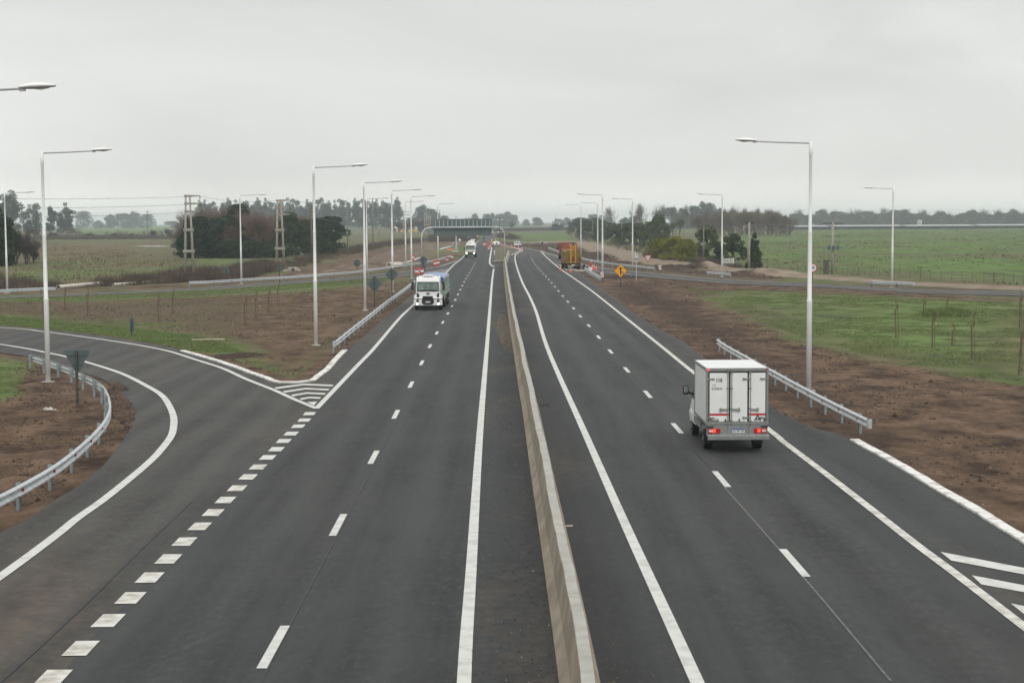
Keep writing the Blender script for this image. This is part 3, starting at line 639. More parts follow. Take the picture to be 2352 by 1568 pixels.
# short angled barrier piece behind the end
b2 = thing('barrier_end_block', 'pale tapering concrete barrier piece beside the gantry leg', 'barrier', W(1163,606))
mb = MB(); a = W(1162,604)-b2.location; b = W(1168,586)-b2.location
mb.loft([[(a.x-.3,a.y,0),(a.x+.3,a.y,0),(a.x+.1,a.y,.9),(a.x-.1,a.y,.9)], [(b.x-.35,b.y,0),(b.x+.35,b.y,0),(b.x+.12,b.y,1.1),(b.x-.12,b.y,1.1)]]); mb.build('barrier_body', M['concrete_top'], b2)

# ------------------------------------------------------------------ guardrails
PROF = [(0,.42),(.075,.47),(.075,.51),(.0,.585),(.0,.605),(.075,.68),(.075,.72),(0,.77)]
def guardrail(label, px, side, spacing=3.8, step=1.3, refl='reflector', flare=True, group=None):
    """side +1: beam on the right of the path's direction"""
    g = smooth_path(PTS(px), 8); base = g[0].copy(); root = thing('guardrail', label, 'guardrail', base, group='guardrails')
    pts = resample(g, step); ns = offsets(pts); rings = []
    for i, (p, n) in enumerate(zip(pts, ns)):
        p = p-base; n = n*side
        o1 = [(p+n*(.10+a)).to_tuple()[:2]+(z,) for a, z in PROF]; o2 = [(p+n*(.10+a-.012)).to_tuple()[:2]+(z,) for a, z in reversed(PROF)]
        rings.append(o1+o2)
    seg = 6; k = 0
    while k < len(rings)-1:
        e_ = min(k+seg, len(rings)-1)
        if len(rings)-1-e_ < 2: e_ = len(rings)-1
        mb = MB(); mb.loft(rings[k:e_+1]); beam = mb.build('rail', M['galv'], root, smooth=False)
        mj = MB(); p = pts[k]-base; n = ns[k]*side; d = Vector((-ns[k].y, ns[k].x, 0))
        for zz in (.50,.69):
            for dd in (.05,.2): mj.box((p+n*.185+d*dd).to_tuple()[:2]+(zz,), (.03,.03,.03))
        mj = mj.build('splice_bolts', M['post'], beam); mj['kind'] = 'stuff'; k = e_
    for end in (0, -1):
        p = pts[end]-base; n = ns[end]*side; mb = MB(); d = Vector((-ns[end].y, ns[end].x, 0))*(1 if end else -1); arc = []
        for t in range(5):
            an = t/4*PI*.8; c = p+n*(.10+.04)+d*(math.sin(an)*.13)-n*((1-math.cos(an))*.09); arc.append(c)
        mb.loft([[(c.x, c.y, .42), (c.x, c.y, .77), (c.x-n.x*.012+.004, c.y-n.y*.012, .77), (c.x-n.x*.012+.004, c.y-n.y*.012, .42)] for c in arc]); mb.build('end_piece', M['galv'], root)
    pp = resample(g, spacing); nn = offsets(pp); pm = None; rm = None
    for p, n in zip(pp, nn):
        if pm is None:
            mb = MB(); mb.add([], []); w_, d_ = .17, .09
            mb.box((0,-d_/2,.36), (w_,.012,.88)).box((-w_/2,0,.36), (.012,d_,.88)).box((w_/2,0,.36), (.012,d_,.88)).box((0,.05,.6), (.12,.11,.3)); pm = mb.mesh('post', M['post'])
            rm = MB().box((0,0,0), (.07,.05,.07)).mesh('reflector', M[refl])
        o = bpy.data.objects.new('post', pm); link(o, root); o.location = p-base; n = n*side
        o.rotation_euler = (0, 0, math.atan2(n.y, n.x)-PI/2)
        o = bpy.data.objects.new('reflector', rm); link(o, root); q = p-base+n*.135; o.location = (q.x, q.y, .595); o.rotation_euler = (0, 0, math.atan2(n.y, n.x)-PI/2)
    return root
guardrail('silver guardrail curving round the inside of the near left slip road', [(69,846),(144,873),(201,902),(228,922),(241,945),(246,970),(243,993),(232,1015),(210,1043),(173,1080),(120,1124),(41,1174),(-80,1240),(-260,1340)], -1, 3.3, .6, 'reflector_red')
guardrail('silver guardrail on the soil verge leading up to the white truck', [(766,812),(779.6,800.8),(803.7,779.5),(836.7,752),(890,706.8),(922.5,681.6),(943,665),(958,652)], 1, 3.8, refl='darksteel')
guardrail('long silver guardrail sweeping along the far left slip road past the round signs', [(436,660.6),(480.9,658.8),(594.4,651),(659.5,647.4),(717,643),(768,638.6),(812,634.6),(867,627),(933,616.6),(966,611.6),(994.7,606),(1021,598.6),(1036,593)], 1, 3.8, refl='darksteel')
guardrail('guardrail at the far left edge crossing behind the nearest left lamp', [(-220,694),(-60,684),(60,677.5),(131,674.3)], 1, 3.8, refl='darksteel')
guardrail('guardrail stub at the far left roadside beyond the tanker lorry', [(1072,577.5),(1077,572.5)], 1, 3.8, refl='darksteel')
guardrail('long silver guardrail behind the orange trucks and the speed camera', [(1260,574),(1288.7,584.5),(1339,600.6),(1365.6,607),(1400.8,613),(1442.5,618.5),(1477.7,622),(1509,625)], 1, 3.8, refl='darksteel')
guardrail('short guardrail ending at the striped board near the yellow diamond sign', [(1345,625.5),(1362,637),(1381,648.3)], 1, 2.3, .8, refl='darksteel')
guardrail('short guardrail in front of the white field gate', [(1625,636),(1653,638.2),(1683,640.6)], 1, 3.8, refl='darksteel')
guardrail('short guardrail at the foot of the far right lamp', [(2003,660),(2055.6,662),(2112,664.8)], 1, 3.8, refl='darksteel')
guardrail('silver guardrail on the right verge beside the white box van', [(1652,807),(1678.8,826.5),(1785,889),(1818,909),(1856,931),(1898,955),(1944,980),(2004,1012)], 1, 2.9, .8, 'reflector')

# ------------------------------------------------------------------ street lamps
def make_lamp():
    root = thing('street_lamp', 'x', 'street lamp', group='tall white street lamps')
    mb = MB(); R = [(0,.125),(4.2,.120),(4.25,.132),(4.3,.10),(7.4,.095),(7.45,.105),(7.5,.078),(10.9,.070),(10.92,.085),(11.6,.085),(11.6,.0)]
    mb.tube([(0, 0, z) for z, r in R], [max(r, .002) for z, r in R], 14); mb.build('pole', M['lampwhite'], root, smooth=True)
    MB().box((0,0,.04), (.55,.55,.1)).build('base_plate', M['hoop'], root)
    mb = MB(); mb.tube([(.05,0,11.5),(1.3,0,11.54),(2.6,0,11.60)], [.035,.033,.03], 8); mb.build('arm', M['lampgrey'], root)
    hd = MB(); rings = []
    for i, t in enumerate([0,.06,.18,.35,.55,.75,.9,1.0]):
        x = 2.5+t*.98; wd = .02+.135*math.sin(PI*min(1, t*.92+.08))**.7; hi = .012+.10*math.sin(PI*min(1, t*.86+.12)); zz = 11.63+t*.05
        rings.append([(x, wd*math.cos(a), zz+hi*math.sin(a)) for a in [PI*k/8 for k in range(9)]])
    hd.loft(rings); h = hd.build('lamp_head', M['lampwhite'], root, smooth=True)
    hd = MB(); rings = []
    for i, t in enumerate([0,.06,.18,.35,.55,.75,.9,1.0]):
        x = 2.5+t*.98; wd = .02+.13*math.sin(PI*min(1, t*.92+.08))**.7; lo = .02+.04*math.sin(PI*min(1, t*.8+.12)); zz = 11.627+t*.05
        rings.append([(x, wd*math.cos(a), zz+lo*math.sin(a)) for a in [-PI*k/8 for k in range(9)]])
    hd.loft(rings); hd.build('lamp_housing', M['lampgrey'], root, smooth=True)
    MB().box((2.58,0,11.575), (.16,.09,.09)).build('arm_clamp', M['lampgrey'], root)
    g = MB(); g.tube([(2.90,0,11.612),(3.08,0,11.606),(3.30,0,11.625)], [.03,.045,.02], 10); g.build('lamp_glass', M['lens'], root, smooth=True)
    return root
lamp0 = make_lamp(); first = True
LAMPS = [((111,880),'nearest whole lamp on the left, standing inside the curved guardrail',0,1.0),((17,674),'white lamp at the far left edge of the photo behind the fields',0,1.0),((554.7,653),'white lamp beside the long guardrail in front of the dark thicket',0,1),
 ((726,795),'white lamp at the lower end of the guardrail on the soil island',0,1),((838.8,713.5),'white lamp with slightly raised arm beside the first grey diamond sign',.06,1),((902,671.5),'white lamp beside the second grey diamond sign',0,1),
 ((945.6,640.2),'white lamp just left of the white truck cab',0,1),((843.4,630),'white lamp behind the round sign on the far side of the slip road',0,1),((932,612.5),'white lamp on the far verge by the beige pipe',0,1),((1006.4,600),'farthest lamp on the left, behind the gantry sign panel',0,1),
 ((-138,1191),'nearest lamp, only its head and arm reach into the photo at upper left',0,1),
 ((1857.5,900),'nearest lamp on the right beside the box van and guardrail',PI,1),((2048.8,661.5),'lamp farthest to the right, in front of the open green field',PI,1),((1658,636.9),'lamp on the right standing by the white field gate',PI,1),
 ((1453,617.5),'lamp on the right beside the speed camera post',PI,1),((1384,641),'lamp on the right behind the striped board by the diamond sign',PI,1),((1373,599),'lamp on the right at the dark soil heaps',PI,1),((1334.5,590),'farthest lamp on the right, behind the orange trucks',PI,1)]
for q, lb, rz, sc in LAMPS:
    p = W(*q)
    lb = 'tall '+lb if len(lb.split()) < 15 else lb
    if first: lamp0.location = p; lamp0.rotation_euler = (0, 0, rz); lamp0['label'] = lb; first = False
    else: dup(lamp0, p, rz, label=lb)

# ------------------------------------------------------------------ overhead gantry
gp0, gp1 = W(969,606), W(1159,603); gx = (gp1.x-gp0.x); gl = (gp0+gp1)/2
gan = thing('sign_gantry', 'wide overhead sign gantry seen from behind with grey-green panel', 'gantry', gl); hx = gx/2
for s in (-1, 1):
    mb = MB(); dy = (gp1.y-gp0.y)/2*s; p = [(s*hx,dy,0),(s*hx,dy,4.6)]+[(s*(hx-1.55*(1-math.cos(a))), dy*(1-.1*a), 5.2+1.65*math.sin(a)) for a in [PI/2*k/8 for k in range(9)]]+[(s*(hx-1.9),dy*.8,6.86)]
    mb.tube(p, .13, 12); mb.build('leg', M['galvtube'], gan, smooth=True)
    MB().box((s*(hx-1.7),dy*.8,6.86), (.12,.5,.5)).build('flange', M['galvtube'], gan)
MB().tube([(-hx+1.7,-.0,6.87),(hx-1.7,0,6.9)], .155, 12).build('crossbeam', M['galvtube'], gan, smooth=True)
px0 = (997.4-CX)*305/FOC-gl.x; px1 = (1130.7-CX)*305/FOC-gl.x; pw = px1-px0; zt, zb = 8.48, 5.25
for k in range(13):
    xa = px0+pw*k/13; xb = px0+pw*(k+1)/13
    MB().box(((xa+xb)/2,.55,(zt+zb)/2), (xb-xa-.012,.05,zt-zb)).build('panel', M['gantrysheet'], gan)
for k in range(14):
    x = px0+.35+(pw-.7)*k/13; mb = MB().box((x,.44,7.55), (.075,.16,1.35)); mb.bar((x,.2,6.9),(x,.4,7.1),.06); mb.build('rib', M['rib'], gan); MB().box((x,.47,6.2), (.05,.10,1.3)).box((x,.46,5.52), (.06,.12,.12)).build('lower_rib', M['signback'], gan)
MB().box(((px0+px1)/2,.49,6.35), (pw-.2,.05,.08)).build('stiffener', M['signback'], gan)
for x in (hx-2.2, hx-1.1):
    f_ = thing('floodlight', 'white floodlight hanging at the right end of the gantry beam' if x < hx-2 else 'white floodlight hanging nearest the right gantry leg', 'floodlight', gl+Vector((x,-.2,6.0)))
    mb = MB(); mb.tube([(0,0,0),(0,-.12,-.1),(0,-.3,-.22)], [.05,.16,.2], 12); mb.build('shade', M['white'], f_, smooth=True); MB().bar((0,0,0),(.1,.2,.8),.05).build('bracket', M['darksteel'], f_)

# ------------------------------------------------------------------ road signs
def disc(mb, y, z, r, n=28, th=.03, x=0): return mb.cyl((x,y-th/2,z), (x,y+th/2,z), r, n)
def poly_xz(mb, pts, y, th): return mb.poly([(x, y, z) for x, z in pts], (0, th, 0))
def sgn(name, label, q, cat='road sign', group=None, rz=0): return thing(name, label, cat, W(*q), rz, group)
def round_back(label, q, r, zc, wpost=.1):
    t = sgn('round_sign', label, q, group='round road signs seen from behind')
    disc(MB(), .06, zc, r).build('sign_plate', M['signback'], t); MB().box((0,-.04,(zc+r*.8)/2), (wpost,.1,zc+r*.8)).build('post', M['darksteel'], t)
    MB().box((0,.02,zc+.2), (r*1.1,.03,.06)).box((0,.02,zc-.2), (r*1.1,.03,.06)).build('bracket', M['signback'], t); return t
round_back('round grey sign back on a dark post in front of the thicket, farthest left', (520,645.6), .44, 1.45)
round_back('small round grey sign back beside the right legs of the second pylon', (642,648), .37, 1.9)
round_back('round grey sign back beside the dirt track, nearest the second lamp', (820.3,626), .57, 1.5)
t = round_back('round grey sign back above a rectangular board behind the striped drums', (972.4,626), .60, 1.95, .14)
MB().box((0,.06,.75), (.83,.03,1.28)).build('board', M['signback'], t)
t = round_back('tiny round dark sign back on the road before the workers', (1111,556.5), .50, 1.6, .25)
def diamond_back(label, q, r, zc):
    t = sgn('diamond_sign', label, q, group='grey diamond sign backs')
    poly_xz(MB(), [(0,zc-r),(r,zc),(0,zc+r),(-r,zc)], .05, .03).build('sign_plate', M['signback'], t)
    MB().box((0,-.03,(zc+r*.82)/2), (.12,.12,zc+r*.82)).build('post', M['mossy'], t); MB().box((0,.035,zc+.3), (.7,.03,.06)).box((0,.035,zc-.3), (.7,.03,.06)).build('bracket', M['signback'], t)
diamond_back('grey diamond sign back on a mossy post, nearer of two by the guardrail', (860.5,705), .76, 2.2)
diamond_back('grey diamond sign back on a post, farther of two, overlapping a lamp pole', (900.5,675.5), .76, 2.18)
t = sgn('yield_sign', 'grey triangular yield sign back standing inside the curved guardrail', (178.7,929)); zt_ = 2.42
poly_xz(MB(), [(-.60,zt_-.03),(-.57,zt_),(.57,zt_),(.60,zt_-.03),(.03,zt_-1.05),(-.03,zt_-1.05)], .05, .03).build('sign_plate', M['signback'], t)
MB().box((0,-.03,1.2), (.10,.12,2.4)).build('post', M['mossy'], t); MB().box((0,.035,2.2), (.9,.03,.06)).box((0,.035,1.8), (.5,.03,.06)).build('bracket', M['signback'], t)
t = sgn('marker_post', 'small grey kilometre board on a short post beside the left slip road', (303,773), 'marker post')
MB().box((0,.05,.85), (.5,.03,1.0)).build('board', M['signback'], t); MB().box((0,0,.6), (.12,.07,1.2)).build('post', M['darksteel'], t)
t.scale = (.62,.9,.98)
# yellow merge sign
t = sgn('merge_sign', 'yellow diamond merge sign with a black arrow joined from the right', (1425.5,663)); zc = 2.1; r = .80
poly_xz(MB(), [(0,zc-r),(r,zc),(0,zc+r),(-r,zc)], .0, .03).build('sign_plate', M['black'], t)
poly_xz(MB(), [(0,zc-r+.045),(r-.045,zc),(0,zc+r-.045),(-r+.045,zc)], -.006, .005).build('sign_face', M['yellow'], t)
mb = MB(); poly_xz(mb, [(-.065,zc-.48),(.065,zc-.48),(.065,zc+.22),(-.065,zc+.22)], -.012, .005); poly_xz(mb, [(-.2,zc+.2),(.2,zc+.2),(0,zc+.48)], -.0125, .005)
poly_xz(mb, [(.06,zc-.02),(.06,zc-.17),(.29,zc-.37),(.37,zc-.29)], -.013, .005); mb.build('arrow', M['black'], t)
MB().box((0,.08,1.2), (.09,.09,2.4)).build('post', M['mossy'], t)
# CEDA EL PASO
t = sgn('yield_sign', 'red and white triangular give-way sign on the right', (1488.3,615)); zt_ = 2.12; hw = .62; hh = 1.17
poly_xz(MB(), [(-hw,zt_),(hw,zt_),(0,zt_-hh)], 0, .03).build('sign_plate', M['red'], t)
poly_xz(MB(), [(-hw+.19,zt_-.11),(hw-.19,zt_-.11),(0,zt_-hh+.24)], -.006, .005).build('sign_face', M['white'], t)
text_part('CEDA EL', .15, M['black'], t, at(0,-.010,zt_-.24)); text_part('PASO', .15, M['black'], t, at(0,-.010,zt_-.42)); MB().box((0,.06,.9), (.07,.07,1.8)).build('post', M['greypole'], t)
# 40
t = sgn('speed_limit_sign', 'round white speed limit sign 40 with red ring behind the nearest right lamp', (1866,652)); zc = 2.0
disc(MB(), 0, zc, .57).build('sign_plate', M['red'], t); disc(MB(), -.02, zc, .455, th=.01).build('sign_face', M['white'], t)
text_part('40', .56, M['black'], t, at(0,-.028,zc), bold=.012); MB().box((0,.06,1.1), (.08,.08,2.2)).build('post', M['darksteel'], t)
# speed camera
t = sgn('speed_camera', 'grey box speed camera on a tall thin post', (1461.4,644), 'speed camera')
MB().cyl((0,0,0), (0,0,2.95), .055, 10).build('post', M['galvtube'], t); MB().box((0,0,2.95), (.42,.3,.06)).build('mount', M['darksteel'], t)
MB().box((0,0,3.32), (.46,.42,.66)).build('camera_box', M['rib'], t, bevel=.02); MB().cyl((.06,-.24,3.42), (.06,-.2,3.42), .07, 12).build('lens', M['black'], t); MB().box((0,-.03,3.67), (.52,.5,.04)).build('hood', M['rib'], t)
# hazard boards
def hazard(label, q, zc):
    t = sgn('hazard_board', label, q, 'hazard board', 'striped boards at the guardrail ends'); w_, h_ = .40, .62
    MB().box((0,0,zc), (w_,.03,h_)).build('board', M['white'], t)
    for k in range(3):
        z0 = zc-h_/2+.02+k*.24; z1 = min(z0+.13, zc+h_/2)
        pts_ = [(-w_/2,z0-.1),(-w_/2,z0+.03),(w_/2,z1+.17),(w_/2,z0+.2)]; pts_ = [(x, min(max(z, zc-h_/2), zc+h_/2)) for x, z in pts_]
        if len(set(pts_)) > 3: poly_xz(MB(), pts_, -.022, .005).build('stripe', M['red'], t)
    MB().box((.1,.04,zc/2), (.07,.06,zc)).build('post', M['darksteel'], t)
hazard('red and white striped board at the near end of the short guardrail', (1383,648.5), .98)
hazard('red and white striped board at the end of the long right guardrail', (1516,626.5), .78)
# far signs
t = sgn('curve_sign', 'tiny yellow diamond sign beside the far bend of the road', (1164,546)); poly_xz(MB(), [(0,.5),(.8,1.3),(0,2.1),(-.8,1.3)], 0, .05).build('sign_plate', M['yellow'], t); MB().box((0,.08,.6), (.12,.1,1.2)).build('post', M['darksteel'], t)
t = sgn('direction_sign', 'small blue-grey board on the far verge left of the tanker lorry', (1078.5,556)); MB().box((0,0,2.3), (2.3,.06,1.7)).build('board', M['signback'], t)
for s in (-1, 1): MB().box((s*.8,.08,1.2), (.12,.1,2.4)).build('post', M['darksteel'], t)
t = sgn('speed_limit_sign', 'tiny round red and white sign on the far left verge', (1096.7,553)); disc(MB(), 0, 1.9, .45).build('sign_plate', M['red'], t); disc(MB(), -.02, 1.9, .3, th=.01).build('sign_face', M['white'], t); MB().box((0,.06,.9), (.1,.08,1.8)).build('post', M['greypole'], t)
t = sgn('diamond_sign', 'tiny white diamond sign under the gantry by the dry weeds', (1056,560)); poly_xz(MB(), [(0,.8),(.55,1.4),(0,2.0),(-.55,1.4)], 0, .04).build('sign_plate', M['white'], t); MB().box((0,.06,.6), (.08,.08,1.2)).build('post', M['greypole'], t)
t = sgn('grey_mast', 'plain grey steel mast standing below the gantry panel by the ditch', (1048,572), 'mast'); MB().tube([(0,0,0),(0,0,4.3),(0,0,9.6)], [.24,.18,.12], 10).build('pole', M['galvtube'], t); MB().box((0,0,.15), (1.3,1.0,.3)).build('footing', M['hoop'], t)
t = sgn('mobile_light_mast', 'thin dark mast with floodlights behind the central island', (1148,561.5), 'light mast'); MB().box((0,0,4.6), (.16,.16,9.2)).build('pole', M['darksteel'], t)
for s in (-1, 1): MB().box((s*.7,0,8.6), (.5,.3,.4)).build('lamp', M['white'], t)
MB().box((0,0,8.9), (2,.1,.1)).build('crossarm', M['darksteel'], t)

# ------------------------------------------------------------------ drums and cones
def make_drum():
    t = thing('traffic_drum', 'x', 'traffic drum', group='red and white drums')
    for z0, z1, m_ in ((0,.33,'drumred'),(.33,.66,'drumwhite'),(.66,.98,'drumred')):
        mb = MB(); mb.tube([(0,0,z0),(0,0,z0+.04),(0,0,z1-.04),(0,0,z1)], [.275,.29,.29,.275], 16); mb.build('band', M[m_], t, smooth=False)
    mb = MB(); mb.tube([(0,0,.97),(0,0,1.0)], [.29,.28], 16); mb.build('rim', M['drumred'], t); return t
drum0 = make_drum(); used = [0]
DRUMS = [((958,631),'striped drum nearest the camera, left one of the pair by the grey board',0),((969.3,630),'striped drum right one of the pair by the grey board',0),((999.2,611),'left drum of the pair halfway along the guardrail end',0),((1005.9,609.5),'right drum of the pair halfway along the guardrail end',0),
 ((1026.6,602),'single striped drum near the tip of the left guardrail',0),((1038,595.5),'striped drum at the very end of the left guardrail',0),((948.6,596.5),'dark striped drum by the thin puddle behind a lamp pole',0),
 ((1122.3,574.5),'striped drum at the front tip of the white line by the workers',0),((1124,570.5),'leaning striped drum just behind the tip of the white line',.12),((1126,567.5),'third drum of the leaning row by the workers',.1),((1110.8,564.3),'left drum below the round sign on the road',0),((1114.6,564.6),'right drum below the round sign on the road',0),((1133,565),'drum lying between the workers and the white compressor',.3)]
for q, lb, lean in DRUMS:
    if not used[0]: o = drum0; o.location = W(*q, ZA); o['label'] = lb; used[0] = 1
    else: o = dup(drum0, W(*q, ZA), random.Random(q[0]).uniform(0, 3), label=lb)
    o.rotation_euler[1] = lean
def make_cone():
    t = thing('traffic_cone', 'x', 'traffic cone', group='orange traffic cones'); MB().box((0,0,.02), (.40,.40,.04)).build('base', M['cone'], t)
    MB().tube([(0,0,.04),(0,0,.38)], [.155,.08], 14).build('cone_body', M['cone'], t); MB().tube([(0,0,.38),(0,0,.55)], [.08,.048], 14).build('band', M['conewhite'], t); MB().tube([(0,0,.55),(0,0,.74)], [.048,.02], 14).build('tip', M['cone'], t); return t
cone0 = make_cone(); used = [0]
CONES = [((1287.6,621),'orange cone standing on the right edge line left of the ochre trailer'),((1310.7,625),'orange cone in front of the ochre netted trailer'),((1361,617.5),'left cone of the cluster by the crouching worker'),((1364.5,618),'middle cone of the cluster by the crouching worker'),((1369.5,620.8),'right cone of the cluster by the crouching worker'),
 ((1151.8,565),'first small cone behind the central island from the left'),((1157.2,566),'second small cone behind the central island from the left'),((1162.3,566.3),'cone behind the gantry leg on the central island kerb'),((1175.2,568),'cone just left of the white pickup'),((1181.6,569),'cone in front of the left wheel of the white pickup'),((1190.8,571),'cone in front of the right wheel of the white pickup'),((1199.5,574),'cone at the tip of the curved kerb right of the pickup')]
for q, lb in CONES:
    if not used[0]: cone0.location = W(*q, ZA); cone0['label'] = lb; used[0] = 1
    else: dup(cone0, W(*q, ZA), random.Random(q[0]).uniform(0, 3), label=lb, scale=(1.15,)*3 if q[1] > 580 else (1.3,)*3)

# ------------------------------------------------------------------ wheels
def wheel(parent, x, y, r=.36, w_=.24, side=1, rimmat='rim', hub=True):
    """side: -1 left face outwards, +1 right"""
    mb = MB(); n = 24; prof = [(-w_/2,r*.60),(-w_/2,r*.93),(-w_/2+.03,r),(w_/2-.03,r),(w_/2,r*.93),(w_/2,r*.60)]
    mb.loft([[(x+a, y+q*math.cos(2*PI*k/n), r+q*math.sin(2*PI*k/n)) for k in range(n)] for a, q in prof]); o = mb.build('wheel', M['tyre'], parent)
    mb = MB(); a0 = side*(w_/2-.04); a1 = side*(w_/2-.01); mb.cyl((x+a0,y,r), (x+a1,y,r), r*.60, 20)
    if hub: mb.cyl((x+a1,y,r), (x+side*(w_/2+.02),y,r), r*.22, 12)
    for k in range(6): an = k*PI/3; mb.box((x+a1, y+r*.4*math.cos(an), r+r*.4*math.sin(an)), (.02,r*.12,r*.12))
    mb.build('rim', M[rimmat], o); return o

# ------------------------------------------------------------------ white box van, seen from behind
RD = math.atan(-.0097)
VX, VY = 7.71, 54.0
van = thing('box_van', 'white refrigerated box van driving away with lit tail lamps and 110 on its door', 'van', (VX, VY, ZA), .010)
BW, BL, B0, B1 = 2.13, 3.25, .98, 2.92; hb = BW/2
MB().box((0,BL/2+.03,(B0+B1)/2+.02), (BW-.04,BL-.06,B1-B0-.04)).build('cargo_box', M['vanwhite'], van, bevel=.015)
mb = MB()
for s in (-1, 1):
    mb.box((s*(hb-.035),.035,(B0+B1)/2), (.07,.09,B1-B0)); mb.box((s*(hb-.015),BL/2,B1-.05), (.05,BL,.10)); mb.box((s*(hb-.015),BL/2,B0+.04), (.05,BL,.09)); mb.box((s*(hb-.03),BL-.02,(B0+B1)/2), (.07,.07,B1-B0))
mb.box((0,.035,B1-.055), (BW-.14,.09,.11)); mb.box((0,.035,B0+.035), (BW-.14,.09,.07)); mb.build('box_frame', M['alu'], van, bevel=.008)
mb = MB(); mb.box((0,.045,(B0+B1)/2), (BW-.16,.04,B1-B0-.2)); mb.build('door_seal', M['seal'], van)
dx = [(-hb+.115,-.295),(-.235,.345),(.405,hb-.10)]; DZ0, DZ1 = B0+.10, B1-.165
doors = []
for i, (a, b) in enumerate(dx):
    d_ = MB().box(((a+b)/2,.018,(DZ0+DZ1)/2), (b-a,.035,DZ1-DZ0)).build('door', M['vanwhite'], van, bevel=.008); doors.append(d_)
def dpart(i, mb, name, m_): return mb.build(name, m_, doors[i])
def lockrod(i, x, hdir):
    mb = MB(); mb.cyl((x,-.03,B0+.0), (x,-.03,B1-.06), .014, 8)
    for z in (B0+.03,B0+.13,B0+.55,B0+1.25,B1-.15,B1-.05): mb.box((x,-.02,z), (.085,.04,.035))
    dpart(i, mb, 'lock_rod', M['chrome'])
    mb = MB(); z = B0+.52; xx = x+hdir*.13; mb.box((xx,-.045,z), (.26,.03,.055)); mb.box((x+hdir*.27,-.05,z), (.018,.03,.125)); mb.box((x+hdir*.235,-.05,z+.055), (.07,.03,.015)); mb.box((x+hdir*.235,-.05,z-.055), (.07,.03,.015)); dpart(i, mb, 'handle', M['chrome'])
lockrod(0, -.33, -1); lockrod(1, -.195, 1); lockrod(2, .45, 1)
for i, x in ((0,-hb+.14),(1,.33),(2,hb-.13)):
    for z in (B0+.235, B1-.37):
        mb = MB(); mb.box((x,-.015,z), (.27,.035,.055)); mb.cyl((x-.13,-.02,z-.04), (x-.13,-.02,z+.04), .02, 8); dpart(i, mb, 'hinge', M['chrome'])
for i, (a, b) in ((0, dx[0]), (2, dx[2])): dpart(i, MB().box(((a+b)/2,-.002,B0+.345), (b-a-.01,.004,.075)), 'reflective_stripe', M['red'])
M['ink'] = mat('black_ink', (.02,.02,.022), .6, .05)
text_part('110', .175, M['ink'], doors[0], at(-.63,-.003,B1-.42), bold=.006, sx=.85)
text_part('2-233572', .098, M['ink'], doors[0], at(-.70,-.003,B1-.71), bold=.002)
text_part('ACEITERA', .03, M['ink'], doors[0], at(-.80,-.003,B1-.57)); text_part('HAB. Nº', .036, M['ink'], doors[0], at(-.79,-.003,B1-.625))
dpart(0, MB().box((-.78,-.001,B0+.155), (.30,.004,.085)), 'maker_label', M['ink']); text_part('URSAN', .075, M['white'], doors[0], at(-.765,-.006,B0+.165), bold=.002); text_part('F', .085, M['redlens'], doors[0], at(-.915,-.006,B0+.16), bold=.006)
mb = MB(); poly_xz(mb, [(-.125,0),(.125,0),(.018,.205),(-.018,.205)], -.003, .004); mb.v = [(x+.70, y, z+B0+.125) for x, y, z in mb.v]; dpart(2, mb, 'emblem', M['ink'])
text_part('S', .105, M['white'], doors[2], at(.70,-.006,B0+.215), bold=.004); text_part('FURSAN', .042, M['white'], doors[2], at(.70,-.006,B0+.145), bold=.001)
for i, x in ((0,-.41),(1,.07),(2,.93)): dpart(i, MB().box((x,-.01,B0+.15), (.045,.02,.085)), 'latch', M['seal'])
MB().box((-hb+.07,-.015,B1-.055), (.10,.01,.035)).build('marker_lamp', M['redlit'], van); MB().box((hb-.07,-.015,B1-.055), (.10,.01,.035)).build('marker_lamp', M['redlens'], van)
# lower rear: cross member, lamps, plate, bumper
mb = MB(); mb.box((0,.08,B0-.20), (BW-.04,.14,.38)); mb.box((-.32,.0,B0-.19), (.02,.03,.24)); mb.box((.40,.0,B0-.19), (.02,.03,.24)); mb.build('rear_crossmember', M['alu'], van, bevel=.01)
for s in (-1, 1):
    l = MB().box((s*(hb-.27),-.005,B0-.215), (.44,.05,.17)).build('tail_lamp', M['redlens'], van, bevel=.012); MB().box((s*(hb-.27)+(-.0 if s < 0 else -.05),-.034,B0-.215), (.10,.01,.10)).build('brake_light', M['redlit'], l)
    MB().box((s*(hb-.27)+(-.12 if s < 0 else .12),-.034,B0-.215), (.13,.01,.08)).build('reverse_light', M['lens'], l); MB().box((s*(hb-.13),-.015,B0-.08), (.24,.02,.06)).build('badge_strip', M['seal'], van)
pl = MB().box((.04,-.01,B0-.215), (.42,.02,.14)).build('number_plate', M['white'], van); MB().box((.04,-.022,B0-.163), (.42,.006,.036)).build('plate_band', M['blue'], pl); text_part('AA 961 NR', .098, M['ink'], pl, at(.04,-.022,B0-.23), bold=.002, sx=.82)
mb = MB(); mb.box((0,-.14,B0-.345), (BW-.02,.36,.03)); mb.box((0,-.31,B0-.42), (BW-.02,.03,.14)); mb.build('bumper_step', M['alu'], van, bevel=.01)
tp_ = MB(); [tp_.box((-hb+.12+k*.115,-.13+(.05 if k % 2 else -.05),B0-.326), (.06,.02,.008)) for k in range(17)]; tp_ = tp_.build('tread_pattern', M['galv'], van); tp_['kind'] = 'stuff'
mb = MB(); mb.box((0,1.9,.68), (.85,3.6,.14)); mb.box((0,.9,.50), (1.5,.14,.14)); mb.box((0,1.2,.42), (.22,.26,.24)); mb.build('chassis', M['under'], van)
